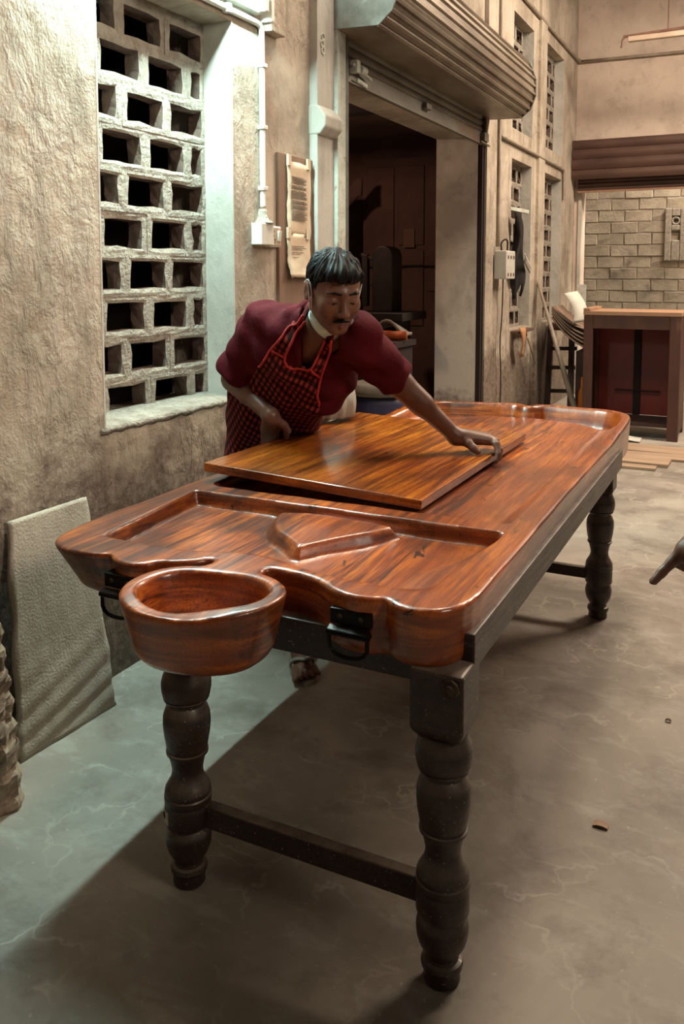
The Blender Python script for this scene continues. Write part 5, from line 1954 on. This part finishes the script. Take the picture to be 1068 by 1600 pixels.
def on_shirt(a, t, off=0.009):
    s = 0.30
    for _ in range(90):
        P = (NEK + ta * a + tt * t + tn * s)[None]
        s -= float(np.clip(shirt_sdf(P)[0] - off, -0.03, 0.05)) * 0.6
    return NEK + ta * a + tt * t + tn * s
for pts in ([(-0.070, 0.082), (-0.074, 0.051), (-0.096, 0.009), (-0.107, -0.036), (-0.112, -0.084), (-0.118, -0.178)],
            [(-0.056, 0.082), (-0.060, 0.060), (-0.065, 0.039), (-0.064, 0.003), (-0.062, -0.050), (-0.048, -0.062), (-0.024, -0.063), (-0.009, -0.050), (0.012, -0.034), (0.027, -0.021), (0.027, 0.016), (0.027, 0.042), (0.020, 0.086)],
            [(0.038, 0.098), (0.053, 0.052), (0.060, -0.007), (0.068, -0.055), (0.081, -0.088), (0.101, -0.129), (0.106, -0.145)],
            [(-0.109, -0.060), (-0.085, -0.050), (-0.064, -0.048)], [(0.027, -0.021), (0.046, -0.036), (0.067, -0.050)]):
    dense_ = chaikin(pts, 2, False)
    g = G()
    g.tube([on_shirt(*p) for p in dense_], 0.0038, 6)
    obj('piping', g, M_piping, apron, smooth=True)

# ---- the second person, pointing in from the right
P2 = A(0.37, 1.88, 0)
H2 = A(0.335, 1.87, 1.575)
l2, f2, u2 = head_axes((-0.95, -0.10, -0.25))
HM2 = np.stack([l2, f2, u2])
S2L, E2L, W2L = A(0.33, 1.69, 1.325), A(0.175, 1.690, 1.065), A(-0.040, 1.708, 0.895)
S2R, E2R, W2R = A(0.37, 2.06, 1.325), A(0.42, 2.10, 1.05), A(0.38, 2.08, 0.81)
HND2 = dict(wrist=W2L, knuckles=[A(-0.112, 1.686, 0.823), A(-0.104, 1.702, 0.822), A(-0.096, 1.717, 0.824), A(-0.086, 1.731, 0.828)],
            fingers=[[A(-0.132, 1.677, 0.797), A(-0.148, 1.667, 0.778), A(-0.161, 1.657, 0.762)], [A(-0.122, 1.702, 0.790), A(-0.100, 1.709, 0.776), A(-0.085, 1.707, 0.792)],
                     [A(-0.111, 1.720, 0.793), A(-0.089, 1.723, 0.780), A(-0.076, 1.718, 0.796)], [A(-0.098, 1.736, 0.800), A(-0.078, 1.736, 0.790), A(-0.067, 1.731, 0.804)]],
            thumb=[A(-0.060, 1.686, 0.876), A(-0.083, 1.672, 0.850), A(-0.098, 1.672, 0.824), A(-0.104, 1.682, 0.803)])
HND3 = dict(wrist=W2R, knuckles=[A(0.335, 2.06, 0.735), A(0.345, 2.078, 0.732), A(0.358, 2.094, 0.732), A(0.372, 2.106, 0.736)],
            fingers=[[A(0.318, 2.058, 0.70), A(0.315, 2.056, 0.675), A(0.322, 2.055, 0.655)], [A(0.330, 2.080, 0.695), A(0.328, 2.080, 0.665), A(0.336, 2.079, 0.645)],
                     [A(0.345, 2.098, 0.695), A(0.343, 2.098, 0.668), A(0.350, 2.097, 0.650)], [A(0.361, 2.112, 0.703), A(0.359, 2.112, 0.682), A(0.365, 2.110, 0.668)]],
            thumb=[A(0.360, 2.058, 0.79), A(0.335, 2.040, 0.765), A(0.318, 2.035, 0.74), A(0.312, 2.036, 0.715)])
def body2(P):
    d = sub_eval(P, H2 - 0.15, H2 + 0.15, lambda Q: head_sdf((Q - H2) @ HM2.T))
    d = smin(d, rcone(P, P2 + A(-0.01, 0, 1.34), H2 - u2 * 0.06 - f2 * 0.03, 0.058, 0.05), 0.02)
    def torso(P):
        e = ellip(P, P2 + A(0, 0, 1.22), (0.11, 0.155, 0.19))
        e = smin(e, ellip(P, P2 + A(0, 0, 0.95), (0.105, 0.15, 0.17)), 0.08)
        return smin(e, rcone(P, S2L, S2R, 0.052, 0.052), 0.05)
    d = smin(d, sub_eval(P, P2 + A(-0.16, -0.24, 0.75), P2 + A(0.16, 0.24, 1.45), torso), 0.03)
    d = smin(d, sub_eval(P, (-0.18, 1.63, 0.73), (0.40, 1.77, 1.40), lambda Q: smin(chain(Q, [S2L, E2L, W2L], [0.050, 0.040, 0.0255], 0.02), hand_sdf(Q, **HND2), 0.012)), 0.02)
    d = smin(d, sub_eval(P, (0.29, 2.0, 0.63), (0.50, 2.17, 1.40), lambda Q: smin(chain(Q, [S2R, E2R, W2R], [0.050, 0.040, 0.0255], 0.02), hand_sdf(Q, **HND3), 0.012)), 0.02)
    def legs(P):
        e = None
        for s in (-1, 1):
            hp, kn, an = P2 + A(0, 0.085 * s, 0.86), P2 + A(-0.01, 0.10 * s, 0.47), P2 + A(0.02, 0.11 * s, 0.085)
            q = smin(chain(P, [hp, kn, an], [0.085, 0.056, 0.036], 0.02), foot(P, an, A(-1, 0.15 * s, 0), s), 0.02)
            e = q if e is None else np.minimum(e, q)
        return e
    return smin(d, sub_eval(P, P2 + A(-0.26, -0.22, 0), P2 + A(0.12, 0.22, 0.95), legs), 0.03)
helper = thing('person', 'person in grey clothes pointing into the scene from the right edge', 'person', tuple(P2))
v, f = sdf_mesh(body2, (-0.21, 1.56, -0.004), (0.60, 2.24, 1.74), 0.006)
obj_np('body', v, f, M_skin, helper)
M_grey = simple('grey_blue_shirt', (0.20, 0.21, 0.22), (0.14, 0.145, 0.155), 6, 0.9, bump_s=0.3, bump_scale=10)
M_trou = simple('grey_trousers', (0.14, 0.125, 0.11), (0.10, 0.088, 0.076), 6, 0.9)
def shirt2(P):
    e = ellip(P, P2 + A(0, 0, 1.21), (0.135, 0.185, 0.21))
    e = smin(e, ellip(P, P2 + A(0, 0, 0.95), (0.135, 0.180, 0.19)), 0.08)
    e = smin(e, rcone(P, S2L, S2R, 0.068, 0.068), 0.05)
    for S_, E_ in ((S2L, E2L), (S2R, E2R)):
        sl = rcone(P, S_, E_, 0.066, 0.064)
        sl = smax(sl, (P - (S_ + (E_ - S_) * 0.85)) @ nrm(E_ - S_), 0.01)
        e = smin(e, sl, 0.03)
    e = smax(e, -rcone(P, P2 + A(0, 0, 1.36), H2, 0.066, 0.08), 0.01)
    return smax(e, 0.80 - P[:, 2], 0.01) + 0.004 * np.sin(P[:, 2] * 45 + P[:, 1] * 30)
v, f = sdf_mesh(shirt2, (0.05, 1.58, 0.76), (0.62, 2.22, 1.48), 0.008, lip=1.1)
obj_np('shirt', v, f, M_grey, helper)
def trousers2(P):
    e = ellip(P, P2 + A(0, 0, 0.90), (0.125, 0.17, 0.12))
    for s in (-1, 1):
        e = smin(e, chain(P, [P2 + A(0, 0.085 * s, 0.86), P2 + A(-0.01, 0.10 * s, 0.47), P2 + A(0.02, 0.11 * s, 0.06)], [0.105, 0.085, 0.075], 0.03), 0.03)
    return smax(e, 0.05 - P[:, 2], 0.005)
v, f = sdf_mesh(trousers2, (0.18, 1.62, 0.03), (0.56, 2.14, 1.06), 0.009)
obj_np('trousers', v, f, M_trou, helper)
v, f = sdf_mesh(lambda P: hair_sdf((P - H2) @ HM2.T), H2 - 0.16, H2 + 0.17, 0.005)
obj_np('hair', v, f, M_hair, helper)
